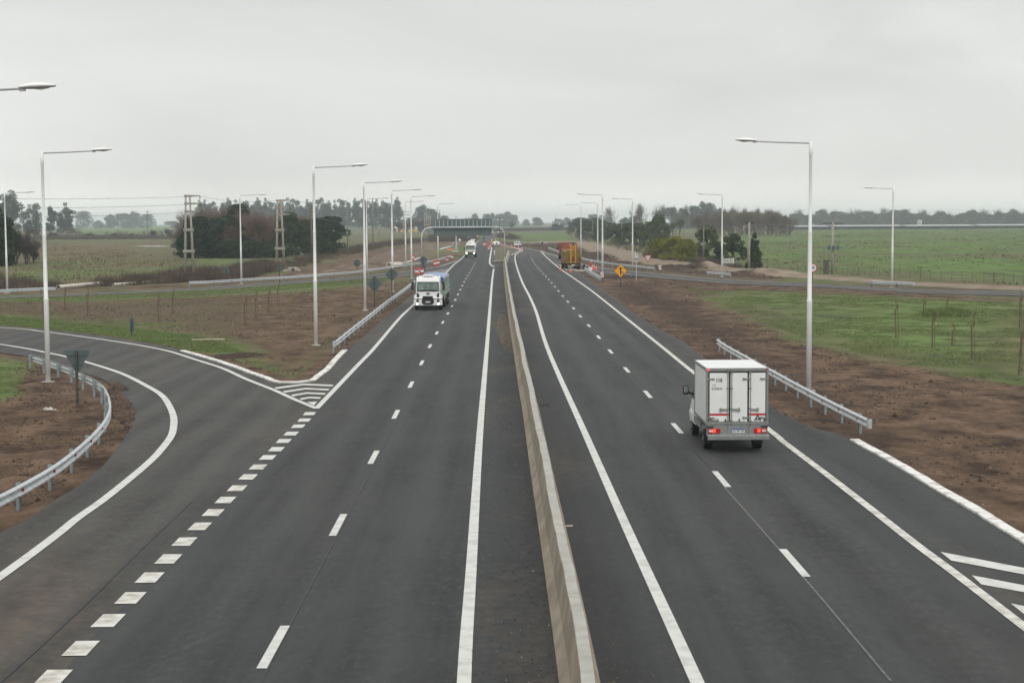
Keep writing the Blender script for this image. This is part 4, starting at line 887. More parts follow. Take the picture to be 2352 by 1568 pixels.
for s in (-1, 1):
    MB().box((s*(hb-.25),.62,.45), (.34,.02,.34)).build('mudflap', M['under'], van); wheel(van, s*(hb-.20), 1.15, .35, .30, s); wheel(van, s*(.86), 4.70, .35, .24, s)
    mb = MB(); mb.box((s*(hb-.06),2.75,.74), (.05,1.8,.24)); mb.build('side_skirt', M['alu'], van)
# cab
cw = .98
secs = [(3.30,.55,2.28,.93,.86),(3.7,.5,2.42,.97,.84),(4.15,.5,2.38,.98,.82),(4.75,.5,1.75,.98,.90),(5.35,.45,1.25,.97,.88),(5.75,.40,1.02,.90,.80),(5.90,.42,.80,.80,.72)]
mb = MB(); mb.loft([[(-wb,y,z0),(wb,y,z0),(wb+.01,y,(z0+z1)/2),(wt,y,z1-.08),(wt-.12,y,z1),(-wt+.12,y,z1),(-wt,y,z1-.08),(-wb-.01,y,(z0+z1)/2)] for y, z0, z1, wb, wt in secs]); mb.build('cab', M['vanwhite'], van, smooth=False, bevel=.02)
for s in (-1, 1):
    dr = MB().add([(s*1.0,3.75,.62),(s*1.0,4.62,.62),(s*1.005,4.62,1.32),(s*1.005,3.75,1.32),(s*.985,3.75,.62),(s*.985,4.62,.62),(s*.985,4.62,1.32),(s*.985,3.75,1.32)], [(0,1,2,3),(7,6,5,4),(0,4,5,1),(1,5,6,2),(2,6,7,3),(3,7,4,0)]).build('cab_door', M['vanwhite'], van)
    MB().add([(s*1.0,3.85,1.42),(s*1.0,4.75,1.42),(s*.90,4.35,2.12),(s*.90,3.85,2.12),(s*.93,3.85,1.42),(s*.93,4.75,1.42),(s*.85,4.35,2.12),(s*.85,3.85,2.12)], [(0,1,2,3),(7,6,5,4),(0,4,5,1),(1,5,6,2),(2,6,7,3),(3,7,4,0)]).build('window', M['glass'], dr)
    mr_ = MB(); mr_.box((s*1.25,4.35,1.72), (.21,.12,.34)); mr_ = mr_.build('wing_mirror', M['under'], van, bevel=.035); MB().box((s*1.25,4.283,1.74), (.15,.01,.24)).build('mirror_glass', M['mirror'], mr_); MB().bar((s*.97,4.4,1.55),(s*1.17,4.38,1.64),.08).build('mirror_arm', M['under'], mr_)
    MB().add([(s*1.0,4.25,.62),(s*1.03,4.25,.86),(s*1.04,4.7,.98),(s*1.03,5.15,.86),(s*1.0,5.15,.60),(s*.90,4.25,.62),(s*.90,4.25,.86),(s*.90,4.7,.98),(s*.90,5.15,.86),(s*.90,5.15,.60)], [(0,1,2,3,4),(9,8,7,6,5),(0,5,6,1),(1,6,7,2),(2,7,8,3),(3,8,9,4)]).build('wheel_arch', M['vanwhite'], van)
MB().box((0,3.7,2.62), (1.3,.7,.32)).build('cooling_unit', M['vanwhite'], van, bevel=.05)
# ------------------------------------------------------------------ white tipper truck coming towards the camera
tr = thing('white_truck', 'white cab-over truck with blue tarpaulin load coming toward the camera', 'truck', (-7.56, 143, ZA), -.010)
def Yz(*a): return a
# local: front at y=0, body towards +y ; width 2.5
prof = [(0.06,.38),(-.02,.55),(-.03,1.1),(0.0,1.62),(.16,2.60),(.30,2.92),(.62,3.02),(2.0,3.03),(2.0,.9),(1.9,.38)]
def slab(mb, half_w, prof, inset=0):
    n = len(prof); vs = [(-half_w(z), y, z) for y, z in prof]+[(half_w(z), y, z) for y, z in prof]
    return mb.add(vs, [tuple(reversed(range(n))), tuple(range(n, 2*n))]+[(i, (i+1) % n, n+(i+1) % n, n+i) for i in range(n)])
slab(MB(), lambda z: 1.06 if z > 1.3 else 1.12, prof).build('cab', M['truckwhite'], tr, bevel=.07)
MB().box((0,.0,.78), (2.56,.5,.72)).build('bumper', M['truckwhite'], tr, bevel=.07)
for s in (-1, 1): MB().box((s*1.17,.55,1.18), (.2,1.1,.36)).build('wing', M['truckwhite'], tr, bevel=.06)
ws = MB().add([(-1.0,-.035,1.70),(1.0,-.035,1.70),(.96,.125,2.55),(-.96,.125,2.55),(-1.0,.03,1.70),(1.0,.03,1.70),(.96,.2,2.55),(-.96,.2,2.55)], [(0,1,2,3),(7,6,5,4),(0,4,5,1),(1,5,6,2),(2,6,7,3),(3,7,4,0)]).build('windscreen', M['black'], tr)
MB().add([(-.93,-.05,1.79),(.93,-.05,1.79),(.90,.10,2.47),(-.90,.10,2.47)], [(0,1,2,3)]).build('windscreen_glass', M['glassg'], ws)
mb = MB(); mb.bar((-.75,-.07,1.76),(-.1,-.06,1.84),.03); mb.bar((.0,-.07,1.80),(.65,-.06,1.86),.03); mb.build('wiper', M['black'], ws)
MB().box((-.5,-.07,1.95), (.26,.02,.1)).build('dashboard_paper', M['litter'], ws)
MB().box((0,-.05,2.24), (.06,.04,.06)).build('mirror_tag', M['white'], ws)
gr = MB(); poly_xz(gr, [(-.45,1.28),(.42,1.28),(.54,.92),(.54,.66),(.34,.52),(-.34,.52),(-.54,.66),(-.54,.92)], -.30, .06); g_ = gr.build('grille', M['black'], tr)
mb = MB(); [mb.box((0,-.32,z), (.78,.03,.03)) for z in (1.18,1.10,.86)]; mb.build('grille_bar', M['under'], g_)
MB().box((0,-.28,1.045), (2.58,.03,.035)).build('seam_line', M['black'], tr)
for s in (-1, 1):
    lo_ = MB(); poly_xz(lo_, [(s*1.02,1.62),(s*.98,1.06),(s*.86,1.04),(s*.78,1.40)], -.10, .07); lo_.build('air_vent', M['black'], tr)
    hl = MB(); poly_xz(hl, [(s*1.03,1.0),(s*.80,.98),(s*.84,.72),(s*1.03,.76)], -.29, .05); h_ = hl.build('headlamp', M['under'], tr); MB().cyl((s*.93,-.32,.86), (s*.93,-.28,.86), .06, 12).build('reflector_bowl', M['mirror'], h_)
    fl = MB().cyl((s*.95,-.29,.58), (s*.95,-.26,.58), .13, 14).build('fog_lamp', M['chrome'], tr); MB().cyl((s*.95,-.31,.58), (s*.95,-.285,.58), .085, 14).build('fog_bulb', M['headlit'], fl)
    m_ = MB(); m_.box((s*1.42,.1,2.05), (.22,.14,.46)); m_.box((s*1.38,.1,2.42), (.24,.14,.26)); m_ = m_.build('wing_mirror', M['black'], tr, bevel=.03); mb = MB(); mb.bar((s*1.06,.2,2.5),(s*1.4,.1,2.56),.04); mb.bar((s*1.06,.2,1.72),(s*1.4,.1,1.86),.04); mb.build('mirror_arm', M['black'], m_)
bd = MB(); n_ = 20; bd.poly([(.17*math.cos(2*PI*k/n_), -.075, 1.50+.075*math.sin(2*PI*k/n_)) for k in range(n_)], (0,.04,0)); b_ = bd.build('badge', M['black'], tr); text_part('Ford', .11, M['chrome'], b_, at(0,-.078,1.50)); 
pl = MB().box((0,-.345,.76), (.42,.02,.13)).build('number_plate', M['white'], tr); text_part('AC 071 ZX', .09, M['ink'], pl, at(0,-.358,.76), sx=.8)
text_part('Cargo', .07, M['ink'], tr, at(.48,-.045,1.66))
rp = MB().box((.0,.75,3.10), (.95,.7,.14)).build('roof_airconditioner', M['truckwhite'], tr, bevel=.04)
for s in (-1, 1): MB().box((s*.9,.4,3.02), (.08,.1,.05)).build('roof_lamp', M['black'], tr)
# load body
L0, L1 = 2.5, 13.6; mb = MB(); mb.box((.0,(L0+L1)/2,1.85), (2.5,L1-L0,1.5)); body = mb.build('cargo_body', M['mint'], tr)
for k in range(15):
    y = L0+.4+k*(L1-L0-.8)/14
    for s in (-1, 1): MB().box((s*1.275,y,1.85), (.05,.12,1.5)).build('side_rib', M['mint'], body)
for z in (1.35, 1.75):
    for s in (-1, 1): MB().box((s*1.29,(L0+L1)/2,z), (.04,L1-L0,.05)).build('side_rail', M['rib'], body)
for s in (-1, 1): MB().box((s*.95,L0-.03,1.95), (.55,.06,1.35)).build('front_panel', M['mint'], body)
mb = MB(); R = []
for y, k in ((L0-.05,.96),(L0+.5,1.0),(L1*.5,.97),(L1-.5,1.0),(L1,.93)):
    R.append([(1.29*math.cos(a)*(1 if 1 else 0), y, 2.50+.50*k*(math.sin(a)**.4)) for a in [PI*j/14 for j in range(15)]])
mb.loft(R); mb.build('tarpaulin', M['bluetarp'], tr, smooth=True)
mb = MB(); R = [[((1.31+.005)*math.cos(a), y, 2.50+.52*(math.sin(a)**.4)) for a in [PI*j/14 for j in range(15)]] for y in (L0-.1, L0+.02)]; mb.loft(R); mb.build('tarpaulin_edge', M['bluedark'], tr)
MB().box((0,7.2,.85), (.9,12.4,.3)).build('chassis', M['under'], tr); mb = MB(); [mb.box((s*1.2,6.4,.95), (.06,3.0,.5)) for s in (-1, 1)]; mb.build('side_guard', M['rib'], tr)
for y in (1.25, 5.6, 9.6, 10.95, 12.3):
    for s in (-1, 1): wheel(tr, s*(1.08 if y < 2 else 1.05), y, .5, .30 if y < 2 else .5, s)
    if y > 5:
        for s in (-1, 1): MB().box((s*1.12,y,1.06), (.36,1.1,.04)).build('mudguard', M['under'], tr)

# driver behind the windscreen is only a dim shape; second truck: tanker lorry
tk = thing('tanker_lorry', 'cream cab lorry with a white mixer drum and lit headlamps beyond the gantry', 'truck', (-9.15, 352, ZA), -.010)
slab(MB(), lambda z: 1.08, [(0,.5),(-.02,1.4),(.12,1.75),(.3,2.55),(.55,2.72),(1.9,2.72),(1.9,.6)]).build('cab', M['cream'], tk, bevel=.05)
MB().box((0,-.06,.78), (2.4,.3,.5)).build('bumper', M['mossy'], tk, bevel=.04); MB().box((0,-.03,1.17), (1.9,.1,.22)).build('grille', M['darksteel'], tk); text_part('IVECO', .16, M['rib'], tk, at(0,-.09,1.17))
MB().add([(-.98,-.02,1.72),(.98,-.02,1.72),(.95,.24,2.48),(-.95,.24,2.48),(-.98,.05,1.72),(.98,.05,1.72),(.95,.3,2.48),(-.95,.3,2.48)], [(0,1,2,3),(7,6,5,4),(0,4,5,1),(1,5,6,2),(2,6,7,3),(3,7,4,0)]).build('windscreen', M['glass'], tk)
MB().box((0,.1,2.58), (2.0,.3,.1)).build('sun_visor', M['black'], tk)
for s in (-1, 1):
    MB().cyl((s*.82,-.24,.95), (s*.82,-.20,.95), .17, 14).build('headlamp', M['headlit'], tk); MB().box((s*1.33,.15,1.95), (.2,.14,.55)).build('wing_mirror', M['black'], tk)
    for y in (1.2, 5.2, 6.5): wheel(tk, s*1.05, y, .5, .34, s)
MB().box((0,4,.9), (.9,7.2,.3)).build('chassis', M['under'], tk)
mb = MB(); mb.tube([(0,2.1,2.1),(0,2.5,2.15),(0,3.2,2.25),(0,5.4,2.45),(0,7.0,2.6)], [.5,1.05,1.22,1.2,.7], 20); mb.build('drum', M['white'], tk, smooth=True)
mb = MB(); mb.box((-.3,2.3,3.55), (.5,.5,.35)); mb.box((.35,6.9,3.7), (.9,.5,.5)); mb.bar((.1,2.2,3.3),(.9,6.8,3.9),.12); mb.bar((-.6,2.2,3.2),(-.2,6.8,3.7),.1); mb.build('hopper', M['white'], tk)
MB().box((0,2.05,1.9), (2.3,.1,1.6)).build('guard_plate', M['white'], tk)

# ------------------------------------------------------------------ orange works vehicles on the right slip road
def at_px(x, y): return W(x, y)
p = W(1316.5,618.5)
ot = thing('netted_trailer', 'ochre works truck with netted load and yellow lattice frame at its tail', 'truck', (p.x, p.y, ZA), .06)
MB().box((0,3.6,1.42), (2.6,7.0,.95)).build('cargo_body', M['rust'], ot)
mb = MB(); R = [[(1.32*math.cos(a), y, 1.88+1.28*(math.sin(a)**.28 if a % PI > 1e-6 else 0)) for a in [PI*j/12 for j in range(13)]] for y in (.08,3,6.9)]; mb.loft(R); mb.build('net_cover', M['net'], ot)
mb = MB()
for s in (-1, 1):
    mb.box((s*1.25,.03,1.5), (.1,.1,.95)); mb.box((s*.75,.0,1.5), (.08,.08,.9))
mb.box((0,-.05,1.05), (2.5,.12,.14)); mb.box((0,-.05,.62), (2.1,.12,.16)); mb.box((0,-.05,1.95), (2.5,.1,.08))
for k in range(6): mb.bar((-1.2+k*.42,-.07,1.1),(-.95+k*.42,-.07,1.9),.05)
mb.build('tail_frame', M['rust'], ot)
mb = MB()
for s in (-1, 1): mb.box((s*.40,-.12,2.55), (.15,.15,3.1))
mb.build('mast', M['frame_yellow'], ot)
for z0, z1 in ((2.0,2.95),(3.05,4.0)):
    MB().bar((-.4,-.12,z0),(.4,-.12,z1),.07).build('brace', M['frame_yellow'], ot); MB().bar((.4,-.12,z0),(-.4,-.12,z1),.07).build('brace', M['frame_yellow'], ot)
MB().box((0,-.12,3.0), (.75,.1,.08)).build('brace', M['frame_yellow'], ot)
for s in (-1, 1): MB().bar((s*.40,-.12,3.85),(s*.80,-.12,4.2),.12).build('strut', M['frame_yellow'], ot)
mb = MB(); poly_xz(mb, [(-.85,4.1),(.85,4.1),(.6,4.33),(.0,4.40),(-.6,4.33)], -.2, .3); lb_ = mb.build('light_bar', M['black'], ot)
for x in (-.55,-.22,.22,.55): MB().cyl((x,-.24,4.2), (x,-.2,4.2), .07, 10).build('lamp', M['lens'], lb_)
MB().box((0,3.4,.85), (1.0,6.8,.3)).build('chassis', M['under'], ot); MB().box((0,7.9,1.9), (2.4,1.7,2.5)).build('cab', M['orange'], ot, bevel=.08)
mb = MB(); mb.bar((.95,-.1,1.9),(1.42,-.2,.3),.05); mb.build('hose', M['black'], ot)
for y in (.9, 2.2, 7.6):
    for s in (-1, 1): wheel(ot, s*1.02, y, .5, .45, s)
MB().box((0,-.13,.66), (.6,.02,.14)).build('number_plate', M['white'], ot)
p = W(1309.5,596.5)
od = thing('orange_tipper', 'orange tipper truck parked in front of the netted works truck', 'truck', (p.x, p.y, ZA), .10)
MB().box((0,3.2,1.98), (3.2,5.6,.2)).box((-1.5,3.2,2.6), (.14,5.6,1.4)).box((1.5,3.2,2.6), (.14,5.6,1.4)).box((0,6.0,2.7), (3.1,.14,1.6)).box((0,.4,2.55), (3.0,.14,1.3)).build('tipper_body', M['orange'], od)
for k in range(6):
    MB().box((-1.62,.8+k*1.0,2.6), (.1,.12,1.4)).build('side_rib', M['orange'], od)
MB().box((0,7.3,1.9), (2.5,1.9,2.3)).build('cab', M['orange'], od, bevel=.08); MB().box((0,4,.95), (1.0,7.5,.35)).build('chassis', M['under'], od); MB().box((-1.55,7.9,2.2), (.25,.2,.6)).build('wing_mirror', M['black'], od)
MB().box((0,1.2,3.28), (3.0,.12,.12)).build('tarp_hoop', M['darksteel'], od)
for y in (.9, 2.3, 7.3):
    for s in (-1, 1): wheel(od, s*1.2, y, .55, .5, s)
MB().box((-1.3,-.2,1.3), (.2,.5,.4)).build('tail_lamp', M['redlens'], od)

# white pickup beyond the island
p = W(1187,567.5)
pk = thing('white_pickup', 'small white car driving away beyond the central island', 'car', (p.x, p.y, ZA), -.15)
slab(MB(), lambda z: .92 if z < 1.05 else .80, [(0,.4),(-.03,.9),(.25,1.05),(.55,1.62),(2.9,1.66),(3.5,1.1),(4.4,.98),(4.5,.45)]).build('body', M['truckwhite'], pk, bevel=.06)
MB().add([(-.68,.20,1.10),(.68,.20,1.10),(.60,.48,1.52),(-.60,.48,1.52),(-.68,.28,1.10),(.68,.28,1.10),(.60,.56,1.52),(-.60,.56,1.52)], [(0,1,2,3),(7,6,5,4),(0,4,5,1),(1,5,6,2),(2,6,7,3),(3,7,4,0)]).build('rear_window', M['glass'], pk)
MB().box((0,-.03,.45), (1.7,.16,.24)).build('bumper', M['darksteel'], pk)
for s in (-1, 1):
    MB().box((s*.80,-.03,.9), (.16,.06,.26)).build('tail_lamp', M['redlens'], pk); wheel(pk, s*.80, .9, .34, .24, s); wheel(pk, s*.80, 3.6, .34, .24, s); MB().box((s*1.0,3.1,1.1), (.2,.14,.18)).build('wing_mirror', M['black'], pk)
    MB().box((s*.84,1.7,1.32), (.05,2.0,.36)).build('side_window', M['glass'], pk)
MB().box((0,-.04,.72), (.4,.02,.12)).build('number_plate', M['white'], pk)
# white works machine
p = W(1141,566.5)
cm = thing('compressor', 'white road compressor with dark green grille beside the workers', 'machine', (p.x, p.y, ZA), .2)
slab(MB(), lambda z: .95, [(0,.5),(0,1.1),(.3,1.55),(2.3,1.6),(2.7,1.1),(2.8,.5)]).build('housing', M['white'], cm, bevel=.08); MB().box((0,-.03,1.0), (.6,.06,.45)).build('grille', M['mossy'], cm); MB().bar((0,2.8,.5),(0,4.0,.45),.1).build('tow_bar', M['darksteel'], cm)
for s in (-1, 1): wheel(cm, s*.95, 1.2, .33, .22, s)

# ------------------------------------------------------------------ workers
def person(label, q, pose, top='hi_vis', legs='hi_vis', rz=0, z=ZA):
    t = thing('person', label, 'person', W(*q, z), rz)
    if pose == 'stand': J = dict(pel=(0,0,.95), ch=(0,0,1.35), nk=(0,0,1.50), hd=(0,-.01,1.66), kl=(-.11,-.02,.50), kr=(.12,.03,.50), fl=(-.13,.02,.06), fr=(.15,.06,.06), sl=(-.2,0,1.42), sr=(.2,0,1.42), el=(-.28,-.05,1.14), er=(.28,-.08,1.14), hl=(-.25,-.25,.98), hr=(.24,-.28,1.0))
    elif pose == 'bend': J = dict(pel=(0,.15,.90), ch=(0,-.18,1.18), nk=(0,-.32,1.22), hd=(0,-.46,1.24), kl=(-.13,.0,.48), kr=(.13,.02,.48), fl=(-.15,.08,.06), fr=(.16,.1,.06), sl=(-.2,-.22,1.2), sr=(.2,-.22,1.2), el=(-.24,-.35,.92), er=(.24,-.35,.92), hl=(-.1,-.5,.7), hr=(.1,-.5,.7))
    else: J = dict(pel=(0,.2,.40), ch=(0,-.10,.74), nk=(0,-.2,.86), hd=(0,-.28,.99), kl=(-.22,-.22,.48), kr=(.22,-.2,.46), fl=(-.2,.05,.06), fr=(.2,.07,.06), sl=(-.2,-.12,.80), sr=(.2,-.12,.80), el=(-.25,-.3,.56), er=(.25,-.3,.56), hl=(-.1,-.5,.3), hr=(.1,-.5,.28))
    names = list(J); vs = [Vector(J[n]) for n in names]; ix = {n: i for i, n in enumerate(names)}
    ed = [('pel','ch'),('ch','nk'),('nk','hd'),('pel','kl'),('pel','kr'),('kl','fl'),('kr','fr'),('nk','sl'),('nk','sr'),('sl','el'),('sr','er'),('el','hl'),('er','hr')]
    rad = dict(pel=.17, ch=.17, nk=.07, hd=.11, kl=.085, kr=.085, fl=.06, fr=.06, sl=.07, sr=.07, el=.05, er=.05, hl=.035, hr=.035)
    me_ = bpy.data.meshes.new('body'); me_.from_pydata(vs, [(ix[a], ix[b]) for a, b in ed], [])
    o = bpy.data.objects.new('body', me_); link(o, t); me_.materials.append(M[top])
    sk = o.modifiers.new('skin', 'SKIN'); sv = me_.skin_vertices[0].data if me_.skin_vertices else None
    if sv is None:
        import bmesh as _b
        bm = _b.new(); bm.from_mesh(me_); bm.verts.layers.skin.verify(); bm.to_mesh(me_); bm.free(); sv = me_.skin_vertices[0].data
    for n in names: sv[ix[n]].radius = (rad[n], rad[n]); sv[ix[n]].use_root = (n == 'pel')
    ss = o.modifiers.new('sub', 'SUBSURF'); ss.levels = 1; ss.render_levels = 1
    h = Vector(J['hd'])
    mb = MB(); mb.tube([h+Vector((0,0,.0)), h+Vector((0,0,.06)), h+Vector((0,0,.13)), h+Vector((0,0,.16))], [.135,.13,.09,.01], 14); mb.build('helmet', M['helmet'], t, smooth=True)
    mb = MB(); mb.tube([h+Vector((0,-.06,-.10)), h+Vector((0,-.075,-.03)), h+Vector((0,-.07,.02))], [.05,.085,.08], 12); mb.build('face', M['skin'], t, smooth=True)
    for n in ('hl','hr'):
        q_ = Vector(J[n]); mb = MB(); mb.box(q_, (.07,.09,.035))
        for k in range(4): mb.bar(q_+Vector((-.027+.018*k,-.04,0)), q_+Vector((-.027+.018*k,-.10-.01*(k in (1,2)),-.02)), .014)
        mb.bar(q_+Vector((.035,-.0,0)), q_+Vector((.06,-.05,-.01)), .016); mb.build('hand', M['skin'], t)
    if top == 'hi_vis' and pose != 'crouch':
        for n in ('kl','kr'):
            pass
    return t
person('worker in orange overalls crouching on the slip road by the cones', (1356,614), 'crouch', rz=.4)
person('worker in orange overalls bending forward, leftmost of the group on the road', (1121.2,563.5), 'bend', rz=1.2)
person('worker in orange overalls standing in the middle of the group', (1131.5,562), 'stand', rz=-.5)
person('worker in yellow vest standing close behind the middle worker', (1129.2,561), 'stand', top='hi_yellow', rz=.8)
person('worker in yellow vest standing right of the group behind the white machine', (1138.2,560.5), 'stand', top='hi_yellow', rz=2)
person('worker in orange overalls bending beside the white machine', (1136.5,564.5), 'bend', rz=-1)
tag(MB().tube([(0,0,0),(0,0,.5),(0,0,.62),(0,0,.7)], [.2,.2,.14,.1], 12).build('gas_bottle', M['darksteel'], loc=W(1341.5,616.5,ZA)), 'dark upright canister behind the near end of the right guardrail', 'canister')
tag(MB().box((0,0,.25), (.6,.5,.5)).box((0,0,.53), (.64,.54,.06)).build('tool_box', M['white'], loc=W(1356,621.5)), 'small white box on the soil by the orange cones', 'box')
bt = thing('board_stack', 'pale sawn boards lying by the end of the short right guardrail', 'boards', W(1334,623.5)+Vector((0,0,.05)))
for k, (x, r_) in enumerate(((-.3,.35),(.05,.42),(.4,.38))): MB().box((x,0,.03+.07*k), (.3,3.4,.06), r_).build('board', M['timber'], bt)

# ------------------------------------------------------------------ pylons, poles, wires
def pylon(label, q, H=12.2, sep0=1.35, sep1=.62, rz=0, arm=2.5):
    t = thing('concrete_pylon', label, 'pylon', W(*q), rz, 'twin-legged concrete pylons')
    for s in (-1, 1): MB().tube([(s*sep0/2,0,-.2),(s*sep1/2,0,H)], [.23,.13], 10).build('leg', M['pylon'], t, smooth=True)
    for fz, h_, ex in ((.30,.42,.62),(.57,.42,.62)):
        wd = sep0+(sep1-sep0)*fz+ex; MB().box((0,0,H*fz), (wd,.55,h_)).build('brace', M['pylon'], t)
    for k, z in enumerate((H-.05, H-1.22, H-2.42)):
        mb = MB(); x0 = -sep1/2-.25-.0*k; mb.loft([[(x0,-.15,z-.18),(x0,.15,z-.18),(x0,.15,z+.18),(x0,-.15,z+.18)], [(.6,-.13,z-.15),(.6,.13,z-.15),(.6,.13,z+.15),(.6,-.13,z+.15)], [(arm-.6,-.05,z-.03),(arm-.6,.05,z-.03),(arm-.6,.05,z+.10),(arm-.6,-.05,z+.10)]]); a_ = mb.build('crossarm', M['pylon'], t)
        MB().tube([(arm-.62,0,z-.02),(arm-.62,0,z-.25),(arm-.62,0,z-.5)], [.05,.08,.05], 8).build('insulator', M['darksteel'], a_)
    return t
pylon('nearest twin-legged concrete pylon at the left edge of the dark thicket', (435,631), 12.2)
pylon('second twin-legged concrete pylon in front of the brown thicket', (644,617.5), 11.8)
pylon('third twin-legged pylon from the left, standing by the dirt track', (929.5,557), 11.8)
pylon('twin-legged pylon just left of the gantry leg', (978.5,555), 11.8)
pylon('faint twin-legged pylon behind the gantry leg in the haze', (987,538), 12)
def wires(label, ends, dz, sag=1.0, r=.022, mats='wire'):
    A, B = ends; t = thing('power_line', label, 'power line', A)
    for off_ in dz:
        mb = MB(); pp_ = []
        for k in range(13):
            u = k/12; q = (B-A)*u; pp_.append(Vector((q.x+off_[0], q.y+off_[1], off_[2]-4*sag*u*(1-u))))
        mb.tube(pp_, r, 4, False); mb.build('wire', M[mats], t)
TR3 = [(1.9,0,12.1),(1.9,0,10.9),(1.9,0,9.7)]
wires('three wires running from off the left edge to the nearest pylon', (W(-760,690), W(435,631)), TR3, .8)
wires('three wires between the nearest and the second pylon', (W(435,631), W(644,617.5)), TR3, .7)
wires('three wires from the second pylon to the third', (W(644,617.5), W(929.5,557)), TR3, 2.2)
def pole(label, q, H, kind, m='greypole', arm=2.2, r=.13, name='utility_pole', group='single utility poles'):
    t = thing(name, label, 'utility pole', W(*q), 0, group); MB().tube([(0,0,-.2),(0,0,H)], [r,r*.7], 8).build('pole', M[m], t, smooth=True)
    if kind == 'T':
        MB().box((0,0,H-.15), (arm,.12,.14)).build('crossarm', M['darksteel'], t)
        mb = MB(); [mb.box((x*arm/2,0,H+.0), (.1,.1,.18)) for x in (-.9,-.45,.45,.9)]; mb.build('insulators', M['darksteel'], t); mb = MB(); [mb.bar((s*arm*.3,0,H-.2),(0,0,H-.9),.06) for s in (-1, 1)]; mb.build('brace', M[m], t)
    elif kind == 'side':
        for k in range(4): MB().bar((0,0,H-.25-k*1.25),(.62,0,H-.2-k*1.25),.07).build('insulator_bracket', M['darksteel'], t)
    elif kind == '3':
        for k in range(3): MB().box((.5,0,H-.1-k*1.2), (1.4,.12,.12)).build('crossarm', M['darksteel'], t)
    return t
pole('dark round pole at the right part of the left thicket', (716,603), 11.6, 'side', 'wood', r=.18)
pole('grey round pole at the right end of the left thicket', (799,585), 13, 'side', r=.17)
pole('round pole beside the dirt track left of the third lamp', (857,572), 15, 'side', r=.19)
pole('distant pole behind the dirt bank', (871,543), 13, 'side', r=.17)
pole('pole in the left field with a small cross arm by the hedge', (340,549), 14, 'T', 'wood', r=.16, arm=1.8)
pole('pole behind the gantry panel, left one', (986,545), 15, '3', r=.17)
pole('pole behind the gantry panel, right one', (1010,545), 14, 'side', r=.17)
pole('wooden pole with cross arm and round-topped tree behind it', (1616,602.8), 6.9, 'T')
pole('thick concrete pole beside the conifer with a low cable to the right', (1720.5,619), 7.6, 'T', 'pylon', arm=1.2, r=.2)
pole('slim pole rising from the scrub right of the tall lamp', (1428,563), 7.9, 'T', arm=2.4)
pole('leaning slim pole in front of the yellow-green bush', (1477,564), 8.4, 'T', arm=2.6)
pole('slim pole in the scrub left of the third right lamp', (1361,552), 8.6, 'T')
pole('slim pole in the scrub right of the third right lamp', (1388,551), 8.2, 'T')
pole('slim pole at the left end of the right scrub', (1319.5,538), 7, 'T')
pole('slim short pole before the scrub begins', (1305.6,533.6), 7, 'T')
pole('pole by the round-crowned tree with dark cross arm', (1545.8,547), 7, 'T', 'wood')
pole('far pole with three short arms over the green field', (1275,528), 13, '3')
pole('far pole beside the road bend', (1188,527), 12, '3')
pole('far pole rightmost beyond the road bend in the haze', (1202,524), 9, 'side')
wires('low cable running right from the concrete pole by the conifer', (W(1721,619), W(1920,560)), [(0,0,7.3)], .4)
# transformer pole
t = pole('concrete pole with transformer and wide top cross arm in the right field', (1911.7,631.4), 7.6, 'x', 'pylon', r=.21, name='transformer_pole', group=None)
MB().box((0,0,7.45), (3.0,.14,.14)).build('crossarm', M['wood'], t); MB().box((0,0,5.6), (2.3,.1,.1)).build('crossarm', M['wood'], t)
mb = MB(); [mb.bar((s*.9,0,7.4),(0,0,6.7),.07) for s in (-1, 1)]; mb.build('brace', M['pylon'], t)
for x in (-.55,.1,.7): MB().box((x,-.28,3.9), (.4,.4,.55)).cyl((x,-.28,4.17), (x,-.28,4.45), .05, 6).build('transformer', M['signback'], t)
mb = MB(); [mb.bar((x,0,5.6),(x,0,4.4),.02) for x in (-.9,.4,1.0)]; mb.build('jumper_wire', M['wire'], t); MB().bar((-1.3,0,5.2),(-1.15,0,2.5),.03).build('conduit', M['wire'], t)
tag(MB().box((0,0,1.1), (.65,.6,2.2)).box((0,0,2.2), (.7,.65,.08)).build('meter_pillar', M['brick'], loc=W(1897,632.5)), 'narrow grey brick meter pillar next to the transformer pole', 'pillar')
# windmill
t = thing('windmill', 'farm windmill on a lattice tower far out in the right field', 'windmill', W(2166,531))
for sx in (-1, 1):
    for sy in (-1, 1): MB().bar((sx*1.1,sy*1.1,0),(sx*.15,sy*.15,9),.14).build('leg', M['greypole'], t)
for z in (2.5, 5, 7): k = 1.1-(.95*z/9); MB().box((0,-k,z), (2*k,.08,.08)).box((0,k,z), (2*k,.08,.08)).build('brace', M['greypole'], t)
for k in range(12):
    a = k*PI/6; MB().bar((.25*math.cos(a),-.4,9.3+.25*math.sin(a)),(1.4*math.cos(a),-.4,9.3+1.4*math.sin(a)),.34,.04).build('blade', M['greypole'], t)
MB().box((1.6,.3,9.3), (1.6,.05,.7)).build('tail_vane', M['greypole'], t)

